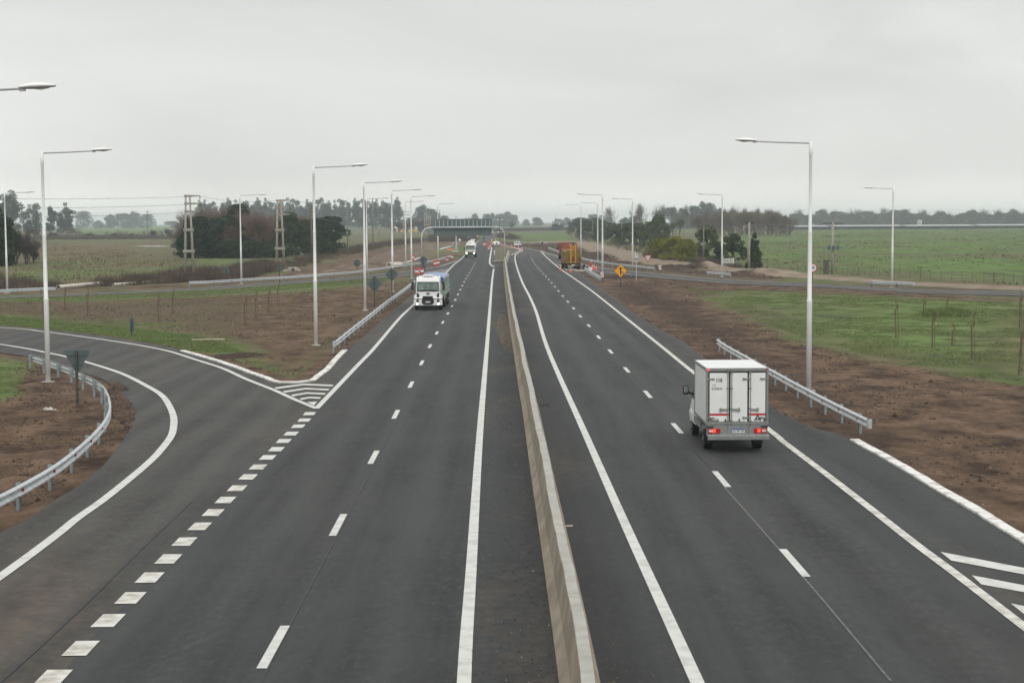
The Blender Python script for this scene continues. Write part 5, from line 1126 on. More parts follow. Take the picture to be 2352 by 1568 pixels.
# ------------------------------------------------------------------ fences, gate, pipes
def fence(label, px, step, H, m, every=7, tall=1.35, rwide=.05):
    pts_ = resample(PTS(px), step); base = pts_[0].copy(); t = thing('wire_fence', label, 'fence', base); rnd = random.Random(11)
    pmesh = MB().box((0,0,H/2), (rwide,rwide,H)).mesh('fence_post', M[m]); big = MB().box((0,0,tall/2), (rwide*2.2,rwide*2.2,tall)).mesh('fence_post', M[m])
    for i, p in enumerate(pts_):
        o = bpy.data.objects.new('fence_post', big if i % every == 0 else pmesh); link(o, t); o.location = p-base; o.rotation_euler = (rnd.uniform(-.05,.05), rnd.uniform(-.05,.05), 0)
    for z in (.3,.6,.9,1.15):
        if z > H: continue
        mb = MB(); mb.tube([(q-base)+Vector((0,0,z)) for q in pts_], .008, 3, False); mb.build('wire', M['wire'], t)
fence('post and wire fence along the dirt track and green field on the right', [(1694.7,616),(1743,620.4),(1809,624.8),(1875,628),(1921,630.2),(2005.7,637),(2125.5,642),(2267,648.5),(2352,653.5),(2700,672)], 2.0, 1.25, 'wood')
fence('thin old wire fence in the weeds along the left track', [(-300,692),(0,667),(213,651),(330,643),(425,634.5),(560,629),(640,621)], 5.5, 1.3, 'wood', every=5, tall=1.6)
fence('far thin fence crossing the right field near the windmill', [(1866,531.5),(2108,532.5),(2352,533.2),(2600,534)], 16, 1.5, 'wood', every=4, tall=2.2, rwide=.16)
p0, p1 = W(1661,611), W(1682,613); gt = thing('field_gate', 'white wooden field gate with cross bracing behind the short guardrail', 'gate', p0); D = (p1-p0)
D = Vector((1.62, .2, 0))
for k in range(5): MB().bar((0,0,.25+k*.25), D+Vector((0,0,.25+k*.25)), .05, .10).build('rail', M['gatewhite'], gt)
for u in (0, .33, .66, 1): MB().bar(D*u+Vector((0,-.03,.12)), D*u+Vector((0,-.03,1.38)), .09).build('stile', M['gatewhite'], gt)
for a, b in ((0,.33),(.33,.66),(.66,1)): MB().bar(D*a+Vector((0,-.06,.25)), D*b+Vector((0,-.06,1.25)), .06).build('brace', M['gatewhite'], gt)
for u in (-.06, 1.14): MB().box(tuple(D*u+Vector((0,0,.72))), (.16,.16,1.44)).build('gate_post', M['gatewhite'], gt)
def lying_pipe(label, a, b, r, m='pipe', name='pipe'):
    A, B = W(*a), W(*b); t = thing(name, label, 'pipe', A); d = (B-A)
    mb = MB(); n = 16; dn = d.normalized(); sd = Vector((dn.y,-dn.x,0)); up = Vector((0,0,1))
    prof_ = [(Vector((0,0,0)),r),(d,r),(d,r*.82),(d-dn*.6,r*.82)]
    prof_ = [(Vector((0,0,0))+dn*.6,r*.8),(Vector((0,0,0)),r*.8)]+[(Vector((0,0,0)),r),(d,r),(d,r*.8),(d-dn*.6,r*.8)]
    mb.loft([[c+(sd*math.cos(2*PI*k/n)+up*math.sin(2*PI*k/n))*q+up*r for k in range(n)] for c, q in prof_]); mb.build('pipe_wall', M[m], t, smooth=False); return t
lying_pipe('pale pipe lying in the weeds beside the left track, left one', (134,664.5), (234,655.5), .27)
lying_pipe('pale pipe lying in the weeds beside the left track, right one', (260,657.5), (378,648.5), .20)
lying_pipe('beige concrete pipe lying behind the second grey diamond sign', (893,617.5), (918,616), .55, 'pipe')
def culvert(label, q, wd, rz=0, sc=1):
    t = thing('culvert', label, 'culvert', W(*q), rz); mb = MB(); poly_xz(mb, [(-wd/2,0),(wd/2,0),(wd/2*.62,1.0*sc),(-wd/2*.62,1.0*sc)], 0, .25); mb.build('head_wall', M['hoop'], t); MB().cyl((0,-.05,.4*sc), (0,.0,.4*sc), .38*sc, 14).build('opening', M['black'], t)
    for s in (-1, 1): MB().bar((s*wd*.32,0,.35*sc),(s*wd*.6,-1.6,.1),.2,.5*sc).build('wing_wall', M['hoop'], t)
culvert('low pale culvert head beside the field gate', (1656,617), 1.9, sc=.55)
culvert('pale culvert head at the end of the left ditch by the second pylon', (673,624), 2.3, sc=.75)
culvert('pale culvert with dark opening beyond the central island on the right', (1246,560), 2.7, sc=.95)
culvert('pale culvert head under the gantry on the left ditch', (1046,562), 2.4, sc=.9)
# litter and loose things
def lump(name, label, q, s, m, cat, seed, n=14):
    rnd = random.Random(seed); mb = MB()
    for k in range(n):
        c = Vector((rnd.gauss(0, s[0]*.35), rnd.gauss(0, s[1]*.35), 0)); r_ = s[2]*rnd.uniform(.35, 1.0)
        vs = [c+Vector((rnd.uniform(.6,1.2)*r_*math.cos(a)*1.5, rnd.uniform(.6,1.2)*r_*math.sin(a)*1.5, -.02)) for a in [2*PI*j/6 for j in range(6)]]+[c+Vector((rnd.uniform(-.3,.3)*r_, rnd.uniform(-.3,.3)*r_, r_))]
        mb.add(vs, [(j, (j+1) % 6, 6) for j in range(6)])
    o = mb.build(name, M[m], loc=W(*q)+Vector((0,0,.03))); return tag(o, label, cat)
lump('crumpled_sheet', 'crumpled pale sheet lying on the soil left of the yield sign', (110,942), (.42,.32,.14), 'litter', 'litter', 2)
lump('rag', 'black rag lying against the right foot of the concrete barrier', (1241,934), (.45,.3,.13), 'rag', 'rag', 3, 8)
lump('orange_netting', 'orange safety netting heaped on the far left verge', (1033,574.5), (1.3,1.0,.42), 'cone', 'netting', 4, 12)
lump('rubble_heap', 'white rubble heap right of the orange netting', (1047,578), (1.2,1.0,.38), 'litter', 'rubble', 5, 12)
lump('black_sheet', 'black plastic sheet heaped at the near end of the central island', (1148,605), (1.5,1.0,.45), 'rag', 'plastic sheet', 6, 12)
lump('white_sacks', 'white sacks on the near end of the central island behind black plastic', (1146,600.5), (1.7,.5,.35), 'litter', 'sacks', 16, 10)
lump('black_sheet', 'black plastic sheet on the soil right of the gantry leg', (1172,574), (1.8,1,.3), 'rag', 'plastic sheet', 17, 12)
lump('brick_rubble', 'reddish brick crumbs scattered on the right soil verge', (2000,930), (2.0,.6,.05), 'sapling', 'rubble', 7, 16)
MBp = MB().box((0,0,.03), (2.2,.28,.05), .15).build('plank', M['timber'], loc=W(478,782)+Vector((0,0,.05))); tag(MBp, 'pale plank lying on the brown soil island', 'plank')
MBp = MB().bar((0,0,.05),(.24,.02,.06),.04,.04).build('stick', M['timber'], loc=W(1294,1212)); tag(MBp, 'short wooden stick lying against the concrete barrier', 'stick')
rnd = random.Random(5)
for k, (x, y) in enumerate([(1366,1300),(1190,775),(540,790),(612,800),(1560,690),(1660,700),(2150,1245),(2080,905),(1345,985),(2285,1190)]):
    pass

# ------------------------------------------------------------------ staked saplings
def sapling(label, q, H, seed, two=True):
    t = thing('staked_sapling', label, 'sapling', W(*q), 0, 'young trees tied to stakes'); rnd = random.Random(seed)
    lean = rnd.uniform(-.05,.05); MB().bar((0,0,-.1),(lean*H*.75,0,H*.76),.075).build('stake', M['stake'], t)
    mb = MB(); mb.tube([(.16,0,0),(.14,0,H*.5),(.10+lean*H,0,H*.85)], [.02,.016,.01], 5); 
    for k in range(14):
        z = H*(.62+.3*rnd.random()); a = rnd.uniform(0, 2*PI); l = rnd.uniform(.25,.6); b = Vector((.12+lean*z*.8,0,z)); mb.tube([b, b+Vector((math.cos(a)*l*.35,math.sin(a)*l*.35,l))], [.010,.004], 3, False)
    mb.build('stem', M['sapling'], t)
for k, (q, H, lb) in enumerate([((201,727),2.6,'sapling left of the third post in the brown soil island'),((149,715),2.2,'faint sapling right of the nearest left lamp'),((396.5,722),2.3,'dark leaning stake and sapling in the upper part of the brown island'),((365,740),2.3,'sapling left of the dark leaning stake'),((563,750),2.5,'sapling nearest the camera on the brown island, right of the bollard'),((588,735),2.4,'sapling left of a close pair before the lamp'),((616,718),2.4,'sapling right of a close pair before the lamp'),((638.5,706),2.4,'farthest sapling on the brown island'),
    ((100,735),2.2,'sapling just behind the nearest left lamp pole'),((2058,780),2.7,'leftmost staked sapling on the right grass'),((2141,801),2.5,'second staked sapling on the right grass'),((2232,824),2.6,'third staked sapling on the right grass'),((2340,862),2.9,'rightmost near staked sapling at the photo edge'),((2341,756),3.0,'taller stake behind at the right photo edge'),((2186,795),1.3,'small bare seedling between two staked saplings'),((2122,727),1.3,'short stake left of the grass mound'),((2172,722),1.3,'short stake right behind the grass mound')]):
    sapling(lb, q, H, 40+k)
# ------------------------------------------------------------------ trees
def leaves(rng, C, R, n, size, flat=.85):
    """leaf-sized faces spread through clumps: C centres, R radii"""
    C = np.array(C); R = np.array(R); w_ = R**2/np.sum(R**2); ci = rng.choice(len(C), n, p=w_)
    d = rng.normal(size=(n, 3)); d /= np.linalg.norm(d, axis=1)[:, None]
    P_ = C[ci]+d*(R[ci]*rng.uniform(.35, 1.0, n)**.6)[:, None]*np.array([1, 1, flat])
    a = rng.normal(size=(n, 3)); a /= np.linalg.norm(a, axis=1)[:, None]; b = np.cross(a, rng.normal(size=(n, 3))); b /= np.linalg.norm(b, axis=1)[:, None]
    s = size*rng.uniform(.5, 1.25, n)[:, None]
    V = np.stack([P_-a*s, P_+b*s*.55, P_+a*s, P_-b*s*.55], 1).reshape(-1, 3); V[:, 2] = np.maximum(V[:, 2], .05)
    return V, np.arange(4*n).reshape(-1, 4)
def limbs(mb, rnd, base, tips, r, n=6):
    for t_ in tips:
        b = Vector(base); t_ = Vector(t_); m_ = b.lerp(t_, .5)+Vector((rnd.uniform(-.3,.3), rnd.uniform(-.3,.3), rnd.uniform(0,.5))); mb.tube([b, m_, t_], [r, r*.6, r*.2], 5, False)
class Tree:
    def __init__(s, name, cat, H, Wd): s.root = None; s.name = name; s.cat = cat; s.H = H; s.W = Wd; s.parts = []
    def add(s, nm, me_): s.parts.append((nm, me_))
    def place(s, label, loc, h, wd, seed=0, group=None):
        if s.root is None:
            r = thing(s.name, label, s.cat, group=group)
            for nm, me_ in s.parts: link(bpy.data.objects.new(nm, me_), r)
            s.root = r
        else: r = dup(s.root, (0,0,0), label=label); 
        if group: r['group'] = group
        elif 'group' in r: del r['group']
        r.location = loc; r.scale = (wd/s.W, wd/s.W, h/s.H); r.rotation_euler = (0, 0, random.Random(seed).uniform(0, 6.28)); return r
def broad(seed, H, Wd, lf, n=5000, leaf=.30, lowest=.02, clumps=34, m='bark', name='evergreen_tree', cat='tree', top=1.0, lumpy=.19):
    rng = np.random.default_rng(seed); rnd = random.Random(seed); T_ = Tree(name, cat, H, Wd); C = []; R = []
    for i in range(clumps):
        z = lowest+(1-lowest)*rng.uniform(0, 1)**.85; prof_ = math.sin(PI*min(1, max(.04, (z*.82+.16))))**.65*top if z > .3 else .80+.2*z/.3
        a = rng.uniform(0, 2*PI); rr = Wd/2*prof_*rng.uniform(.30, .98); r_ = Wd*rng.uniform(lumpy*.45, lumpy)
        C.append((rr*math.cos(a), rr*math.sin(a), min(H-r_*.8, max(r_*.6, z*H)))); R.append(r_)
    mb = MB(); mb.tube([(0,0,-.3),(.1,0,H*.25),(0,.1,H*.6)], [H*.028, H*.02, H*.008], 7, False); limbs(mb, rnd, (0,0,H*.22), [c for c in C if c[2] > H*.35][:14], H*.010); T_.add('trunk', mb.mesh('trunk', M[m]))
    V, F = leaves(rng, C, R, n, leaf); T_.add('crown', fast_mesh('crown', V, F, M[lf])); return T_
def euc(seed, H, Wd, n=6500):
    rng = np.random.default_rng(seed); rnd = random.Random(seed); T_ = Tree('eucalyptus_tree', 'tree', H, Wd); C = []; R = []; mb = MB()
    nt_ = rng.integers(2, 4)
    for k in range(nt_):
        x = rng.uniform(-.22, .22)*Wd; y = rng.uniform(-.2, .2)*Wd; hh = H*rng.uniform(.80, .97); mb.tube([(x*.4,y*.4,-.5),(x*.8,y*.8,H*.4),(x,y,hh)], [H*.016, H*.011, H*.003], 5, False)
        for j in range(13):
            z = hh*rng.uniform(.16, 1.0); sp = Wd*.36*(1-.5*abs(z/H-.62)); a = rng.uniform(0, 2*PI); c = (x+sp*rng.uniform(.2, 1)*math.cos(a), y+sp*rng.uniform(.2, 1)*math.sin(a), z); r_ = H*rng.uniform(.05, .115)
            C.append(c); R.append(r_); mb.tube([(x*.9, y*.9, z*.88), c], [H*.005, H*.0015], 4, False)
    T_.add('trunk', mb.mesh('trunk', M['euc_bark'])); V, F = leaves(rng, C, R, n, H*.017, .8); T_.add('crown', fast_mesh('crown', V, F, M['leaf_euc'])); return T_
def bare(seed, H, Wd, m='twig', up=.6, name='bare_tree', cat='tree', stems=1, lv=5, thick=1.0, kids_=4):
    rnd = random.Random(seed); T_ = Tree(name, cat, H, Wd); mt = MB(); mc = MB()
    def br(p, d, l, r, lev):
        bend = Vector((rnd.uniform(-.2,.2), rnd.uniform(-.2,.2), rnd.uniform(-.02,.2))); q = p+d*l*.5; d2 = (d+bend).normalized(); e_ = q+d2*l*.5
        (mt if lev >= lv-1 else mc).tube([p, q, e_], [r, r*.75, r*.5], 5 if lev >= lv-1 else 3, False)
        if lev == 0: return
        for k in range(kids_):
            t_ = rnd.uniform(.3, 1.0); b = p.lerp(q, t_*2) if t_ < .5 else q.lerp(e_, t_*2-1)
            an = rnd.uniform(0, 2*PI); sp = rnd.uniform(.35, .9)*(1.25-up*.7); s_ = Vector((math.cos(an), math.sin(an), 0)); nd = (d2*(1)+s_*sp+Vector((0,0,up*.35))).normalized()
            br(b, nd, l*rnd.uniform(.55, .78), r*.52, lev-1)
    for s_ in range(stems):
        a = rnd.uniform(0, 2*PI); k = 0 if stems == 1 else rnd.uniform(.15, .6); d = Vector((math.cos(a)*k*(1.2-up), math.sin(a)*k*(1.2-up), 1)).normalized(); br(Vector((math.cos(a)*k*.3, math.sin(a)*k*.3, -.2)), d, H*.40, H*.016*thick/(stems**.3), lv)
    allv = np.array(mt.v+mc.v); sz = allv[:, 2].max()/H; sx = (np.percentile(np.abs(allv[:, 0]), 98)+1e-3)/(Wd/2)
    for mb in (mt, mc): mb.v = [(x/sx, y/sx, z/sz) for x, y, z in mb.v]
    T_.add('trunk', mt.mesh('trunk', M[m])); T_.add('branches', mc.mesh('branches', M[m])); return T_
def conifer(seed, H, Wd):
    rng = np.random.default_rng(seed); T_ = Tree('casuarina_tree', 'tree', H, Wd); C = []; R = []
    for i in range(80):
        z = rng.uniform(.10, 1)**1.2; k = (1-z)**.7; a = rng.uniform(0, 2*PI); rr = Wd/2*k*rng.uniform(.3, .95); C.append((rr*math.cos(a), rr*math.sin(a), z*H*.97)); R.append(H*(.03+.065*k))
    mb = MB(); mb.tube([(0,0,-.2),(0,0,H*.93)], [H*.02, H*.004], 6, False); T_.add('trunk', mb.mesh('trunk', M['bark']))
    n = 8000; V, F = leaves(rng, C, R, n, .15); c = V.reshape(-1, 4, 3).mean(1)[:, None]; q = (V.reshape(-1, 4, 3)-c)*np.array([.55, .55, 1.7])+c; T_.add('crown', fast_mesh('crown', q.reshape(-1, 3), F, M['leaf_dark'])); return T_

TD = [broad(11, 13, 9, 'leaf_dark', 13000, .26, clumps=75), broad(12, 12, 9, 'leaf_dark', 13000, .26, clumps=60), broad(13, 9, 8, 'leaf_dark', 11000, .24, clumps=64)]
TO = [broad(21, 8, 6, 'leaf_olive', 9000, .22, clumps=46), broad(22, 8, 6.5, 'leaf_olive', 8000, .22, clumps=38, lowest=.10), broad(23, 7, 6, 'leaf_olive', 8000, .21, clumps=50)]
TY = [broad(31, 4.2, 4.8, 'leaf_yellow', 7500, .11, name='yellow_green_bush', cat='bush', clumps=60), broad(32, 4.2, 4.8, 'leaf_yellow', 7500, .11, name='yellow_green_bush', cat='bush', clumps=30)]
TE = [euc(41, 32, 13), euc(42, 32, 15), euc(43, 30, 12), euc(44, 32, 17)]
TF = [broad(51, 26, 26, 'leaf_euc', 3800, .9, name='round_tree', clumps=30, lumpy=.30), broad(52, 26, 22, 'leaf_euc', 4600, .9, name='round_tree', lowest=.03, clumps=30, lumpy=.28)]
TB = [bare(61, 12, 9, 'twig', .5, stems=5, thick=1.2), bare(62, 12, 10, 'twig', .4, stems=4, thick=1.2, kids_=5), bare(63, 11, 9, 'twig_dark', .5, stems=4, thick=1.7, kids_=5), bare(64, 11, 9, 'twig_dark', .55, stems=4, thick=1.7, kids_=5)]
TP = [bare(71, 18, 11, 'twig_grey', .72, name='bare_poplar', stems=2, thick=1.1), bare(72, 18, 11, 'twig_grey', .78, name='bare_poplar', stems=3, thick=1.1)]
TS = [bare(81, 4, 5, 'twig_dark', .4, name='bare_shrub', cat='shrub', stems=5, lv=4, thick=.8), bare(82, 4, 4.5, 'twig', .5, name='bare_shrub', cat='shrub', stems=6, lv=4, thick=.8)]
TC = [conifer(91, 7.6, 3.8)]
TR = [broad(95, 9, 7, 'leaf_brown', 3200, .22, name='umbrella_tree', lowest=.62, clumps=16, lumpy=.2)]
PROJ_D = lambda q: W(*q)
def plant(protos, x, base, top, wd, label, group=None, dist=None, k=[0]):
    k[0] += 1
    if dist: loc = Vector(((x-CX)*dist/FOC, dist, 0)); b = HZ(x)+CAM_H*FOC/dist; h = (b-top)*dist/FOC
    else: loc = W(x, base); h = (base-top)*loc.y/FOC
    return protos[k[0] % len(protos)].place(label, loc-Vector((0,0,.05)), h, wd*loc.y/FOC, k[0], group)
ORD = ['first', 'second', 'third', 'fourth', 'fifth', 'sixth', 'seventh', 'eighth', 'ninth', 'tenth', 'eleventh', 'twelfth', 'thirteenth', 'fourteenth', 'fifteenth', 'sixteenth']
# left thicket
for i, (x, b, t_, w_) in enumerate([(424,592,540,56),(455,593,497,92),(500,592,500,84),(545,591,469,84),(585,591,520,86),(632,590,520,80),(665,588,487,60),(700,587,505,66),(735,585,500,70),(765,579,497,72),(480,593,545,70),(530,593,550,70),(575,593,552,70),(625,592,552,66)]):
    plant(TD, x, b, t_, w_, f'{ORD[i]} dark evergreen from the left in the thicket behind the first pylons' if i < 10 else f'{ORD[i-10]} low dark evergreen from the left along the foot of the left thicket', 'dark evergreens of the left thicket')
for i, (x, b, t_, w_) in enumerate([(440,585,470,84),(478,585,458,92),(512,585,460,96),(560,584,464,96),(600,592,468,96),(628,585,468,84),(418,590,505,56),(655,588,492,56),(700,582,480,56),(525,592,496,60)]):
    plant(TB[:2], x, b, t_, w_, f'{ORD[i]} brown leafless tree among the dark evergreens of the left thicket', 'leafless trees of the left thicket')
# far left
for i, (x, t_, w_) in enumerate([(8,455,50),(39,436,62),(68,470,34),(88,463,26),(121,463,32),(143,482,24),(158,466,42)]):
    plant(TE, x, 0, t_, w_, f'{ORD[i]} tall dark eucalyptus from the left edge beyond the far hedge', 'tall trees at the far left', dist=1050)
for i, (x, b, t_, w_) in enumerate([(-70,612,470,110),(-15,610,472,92),(14,609,500,64)]): plant(TD, x, b, t_, w_, f'{ORD[i]} big dark evergreen at the left photo edge', 'dark trees at the left edge')
for i, (x, b, t_, w_) in enumerate([(36,608,505,60),(60,607,530,52),(76,606,560,30)]): plant(TB[2:], x, b, t_, w_, f'{ORD[i]} leafless bush to the right of the dark trees at the left edge', 'bare bushes at the left edge')
for i, (x, t_, w_) in enumerate([(194,485,40),(262,492,34),(287,490,40),(313,486,38),(340,492,36),(232,506,26),(400,508,40),(425,510,30)]):
    plant(TF, x, 0, t_, w_, f'{ORD[i]} pale blue hazy tree from the left far behind the left field', 'hazy trees behind the left field', dist=2600)
rnd = random.Random(9)
for i, (x, t_, w_) in enumerate([(84,521,24),(163,516,26),(178,520,22),(205,532,30),(218,534,22),(247,527,14),(262,532,18),(272,525,26),(285,528,20),(303,533,20),(316,532,14),(331,526,16),(352,524,18),(362,530,12),(372,523,12),(387,521,22),(398,528,20),(60,530,26),(120,530,30),(40,533,26)]):
    plant(TS if i % 3 else TB[2:], x, 548, t_, w_, f'bare shrub in the brown hedge line across the left field', 'shrubs of the hedge across the left field')
# eucalyptus row behind the thicket
xs = [464,478,490,516,532,548,567,585,600,613,627,640,653,668,682,695,708,722,737,750,762,776,790,803,816,829,842,855,866,878,890,902,911]
for i, x in enumerate(xs):
    t_ = 458+5*math.sin(i*1.3)+3*math.sin(i*3.1)+(6 if 860 < x < 870 else 0); plant(TE, x, 0, t_-(4 if i % 5 == 1 else 0), 25, 'tall grey-green eucalyptus in the long row behind the left thicket', 'eucalyptus row behind the left thicket', dist=1500+40*(i % 3))
for i in range(16):
    x = 470+i*28+rnd.uniform(-6,6); plant(TE, x, 0, 470+rnd.uniform(-4,6), 26, 'tall grey-green eucalyptus in the long row behind the left thicket', 'eucalyptus row behind the left thicket', dist=1640)
# centre
for i, (x, t_, w_, d) in enumerate([(972,471,46,1700),(990,480,34,1750),(1006,486,30,1800),(1020,495,26,1900),(1093,490,22,2400),(1120,491,22,2300),(1135,489,24,2400),(1150,491,26,2400),(1170,486,40,2300),(1182,493,20,2400),(1210,503,18,2600),(1232,499,20,2600),(1241,500,16,2600),(1282,502,20,2700),(1300,499,22,2600),(1322,502,22,2700),(1345,500,22,2700),(1365,492,30,2300),(1382,494,26,2300),(1400,500,22,2500),(940,500,24,1700),(925,504,24,1800)]):
    plant(TF, x, 0, t_, w_, f'{ORD[i] if i < 16 else "further"} hazy round tree from the left on the horizon beyond the road', 'hazy trees on the horizon beyond the road', dist=d)
for i, (x, t_, w_) in enumerate([(950,496,34),(968,500,34),(985,502,30),(1000,500,26),(1035,497,26),(1052,498,22),(1068,495,24),(1082,494,24),(1098,500,18),(935,505,28),(918,506,26),(900,508,24)]):
    plant(TB, x, 0, t_, w_, 'hazy leafless tree in the cluster behind the gantry', 'leafless trees behind the gantry', dist=1150)
plant(TB[2:], 1178, 0, 506, 16, 'small lone leafless tree in the haze right of the road bend', dist=1500)
plant(TD, 1277, 0, 514, 26, 'lone dark round bush in the far field left of the right scrub', dist=1300)
plant(TB[2:], 1290, 0, 511, 16, 'lone small leafless tree beside the dark round bush', dist=1350)
# right scrub belt
for i, (x, b, t_, w_) in enumerate([(1316,534,508,26),(1332,541,500,34),(1350,545,503,32),(1368,549,500,34),(1386,552,507,32),(1404,556,511,34),(1424,560,513,36),(1447,563,512,38),(1470,567,511,38),(1492,569,508,36),(1513,571,493,34),(1525,572,512,32),(1540,574,545,30),(1340,549,520,30),(1378,554,528,34)]):
    plant(TO, x, b, t_, w_*1.25, f'{ORD[i]} olive-green tree from the left in the right roadside scrub' if i < 13 else f'{ORD[i-13]} low olive-green tree at the left foot of the roadside scrub', 'olive-green trees of the right roadside scrub')
for i, (x, b, t_, w_) in enumerate([(1310,541,526,24),(1330,552,536,26),(1352,556,540,26),(1375,560,544,26),(1400,566,548,28),(1420,571,552,26),(1443,577,558,26),(1465,583,562,26),(1484,590,568,24)]):
    plant(TS, x, b, t_, w_, f'{ORD[i]} dry shrub from the left at the foot of the right roadside scrub', 'dry shrubs below the right scrub')
for i, (x, t_, w_) in enumerate([(1409,467,36),(1462,462,34),(1478,458,34),(1505,463,26),(1528,460,26),(1552,466,30),(1570,462,28)]):
    plant(TP, x, 0, t_, w_, f'{ORD[i]} tall leafless poplar from the left behind the right scrub', 'tall leafless poplars behind the right scrub', dist=780)
for i, (x, t_, w_) in enumerate([(1440,499,30),(1460,496,30),(1515,483,30),(1543,476,40),(1567,478,34),(1592,473,36),(1612,463,34),(1632,466,34),(1650,478,30),(1580,490,50)]):
    plant(TF, x, 0, t_, w_, f'{ORD[i]} bluish hazy tree from the left behind the right poplars', 'bluish trees behind the right poplars', dist=1500)
# leafless grove right of centre
for i in range(22):
    x = 1606+i*9.8; t_ = 488-14*math.sin(PI*(i+1)/24)+rnd.uniform(-5, 4)+(10 if i > 19 else 0); plant(TB[2:] if i % 3 else TB[:2], x, 0, t_, 42, 'dense dark leafless tree of the grove behind the white gate', 'leafless grove behind the white gate', dist=800+30*(i % 3))
for i in range(10):
    plant(TS, 1612+i*22, 0, 515+rnd.uniform(-4,4), 34, 'low leafless undergrowth shrub of the grove behind the white gate', 'undergrowth of the leafless grove', dist=780)
plant(TP, 1684, 0, 461, 20, 'thin leafless treetop rising highest above the dark grove', dist=790)
plant(TR, 1561, 549, 504, 34, 'round-crowned brown tree on thin stems behind the yellow-green bush')
plant(TR, 1545, 549, 512, 20, 'smaller round-crowned brown tree left of the larger one')
for i, (x, b, t_, w_) in enumerate([(1516,593,546,64),(1547,598,542,70),(1580,602,548,64)]): plant(TY, x, b, t_, w_, f'{["left","middle","right"][i]} part of the big yellow-green roadside bush', 'yellow-green bushes by the dirt track')
plant(TO, 1624, 601, 518, 64, 'large loose olive tree behind the T-shaped pole'); plant(TO, 1685, 606, 534, 56, 'olive tree behind the white field gate')
plant(TO, 1652, 604, 562, 26, 'small olive tree between the two large ones'); plant(TC, 1733, 618, 531, 44, 'dark feathery conifer at the start of the right wire fence')
for i, (x, b, t_, w_) in enumerate([(1612,606,586,26),(1640,609,590,28),(1600,603,582,20)]): plant(TS, x, b, t_, w_, f'{ORD[i]} dry shrub by the T-shaped pole', 'dry shrubs by the T-shaped pole')
# far right row
for i in range(36):
    x = 1828+i*16+rnd.uniform(-5,5); plant(TF, x, 0, 489+5*math.sin(i*1.7)+rnd.uniform(-4,6), 40, 'blue-grey round tree in the hazy row behind the long greenhouses', 'round trees behind the greenhouses', dist=1900)
for i in range(24):
    x = 1838+i*23+rnd.uniform(-8,8); plant(TP, x, 0, 478+5*math.sin(i*2.1)+rnd.uniform(-3,5), 30, 'leafless grey poplar in front of the hazy tree row on the far right', 'leafless poplars at the far right', dist=1500)
plant(TF, 2079, 0, 481, 28, 'rounded blue-grey tree standing highest in the far right row', dist=1850)
plant(TF, 2325, 0, 480, 36, 'rounded blue-grey tree nearest the right photo edge', dist=1850)

# ------------------------------------------------------------------ far buildings
def longhouse(label, x0, x1, d, h, depth, col, wallm, name='greenhouse'):
    a = (x0-CX)*d/FOC; b = (x1-CX)*d/FOC; t = thing(name, label, name.replace('_', ' '), ((a+b)/2, d, 0)); L_ = b-a
    MB().box((0,depth/2,h*.35), (L_,depth,h*.7)).build('wall', M[wallm], t); mb = MB(); mb.poly([(-L_/2,-.3,h*.7),(-L_/2,depth/2,h),(-L_/2,depth+.3,h*.7)], (L_,0,0)); mb.build('roof', M[col], t)
for i, (x0, x1) in enumerate([(1800,1905),(1915,2075),(2085,2240),(2250,2420),(2430,2600)]): longhouse(f'{ORD[i]} long low pale greenhouse from the left across the far right field', x0, x1, 1250+20*(i % 2), 3.4, 34, 'greenhouse', 'under')
longhouse('left small yellow shed with pale roof far behind the lamps', 912, 931, 1250, 3.6, 8, 'shed', 'shedwall', 'shed'); longhouse('right small yellow shed with pale roof far behind the lamps', 938, 960, 1250, 3.8, 8, 'shed', 'shedwall', 'shed')
longhouse('long dim farm building behind the two yellow sheds', 905, 1000, 1330, 4.0, 12, 'shed', 'brick', 'farm_building')
t = thing('water_tank', 'pale round water tank beyond the right greenhouses', 'tank', WD(2111,1400)); MB().cyl((0,0,0),(0,0,6.8),2.1,18).build('tank_body', M['shed'], t); MB().cyl((0,0,6.8),(0,0,7.2),2.1,18,.3).build('tank_roof', M['shed'], t)

# ------------------------------------------------------------------ ground cover that nobody could count
def height_at(X, Y):
    ti = np.interp(X/(Y+100), tt, np.arange(nc)); ri = np.interp(Y, rows, np.arange(nr)); return Z.reshape(nr, nc)[np.clip(ri.round().astype(int), 0, nr-1), np.clip(ti.round().astype(int), 0, nc-1)]
def region_pts(rng, px, n, keep=None):
    pw = np.array([(W(*p).x, W(*p).y) for p in px]); lo, hi = pw.min(0), pw.max(0); out = []
    while sum(len(o) for o in out) < n:
        q = rng.uniform(lo, hi, (n*2, 2)); q = q[inside(q, [tuple(a) for a in pw])]; q = q[~inside(q, ASPH_W)]
        if keep is not None: q = q[keep(q)]
        out.append(q)
        if len(out) > 40: break
    return np.concatenate(out)[:n]
def blades(rng, P2, h, wd, per, name, m, label, cat, spread_=.12, lean=.45):
    n = len(P2)*per; b = np.repeat(P2, per, 0)+rng.normal(size=(n, 2))*spread_; z = height_at(b[:, 0], b[:, 1]); a = rng.uniform(0, 2*PI, n); hh = h*rng.uniform(.45, 1.2, n)
    dx_ = np.cos(a)*wd/2; dy_ = np.sin(a)*wd/2; lx = rng.normal(size=n)*lean*hh; ly = rng.normal(size=n)*lean*hh
    V = np.stack([np.stack([b[:, 0]-dx_, b[:, 1]-dy_, z-.02], 1), np.stack([b[:, 0]+dx_, b[:, 1]+dy_, z-.02], 1), np.stack([b[:, 0]+lx, b[:, 1]+ly, z+hh], 1)], 1).reshape(-1, 3)
    o = bpy.data.objects.new(name, fast_mesh(name, V, np.arange(3*n).reshape(-1, 3), M[m])); COL.objects.link(o); return tag(o, label, cat, kind='stuff')
rg = np.random.default_rng(77)
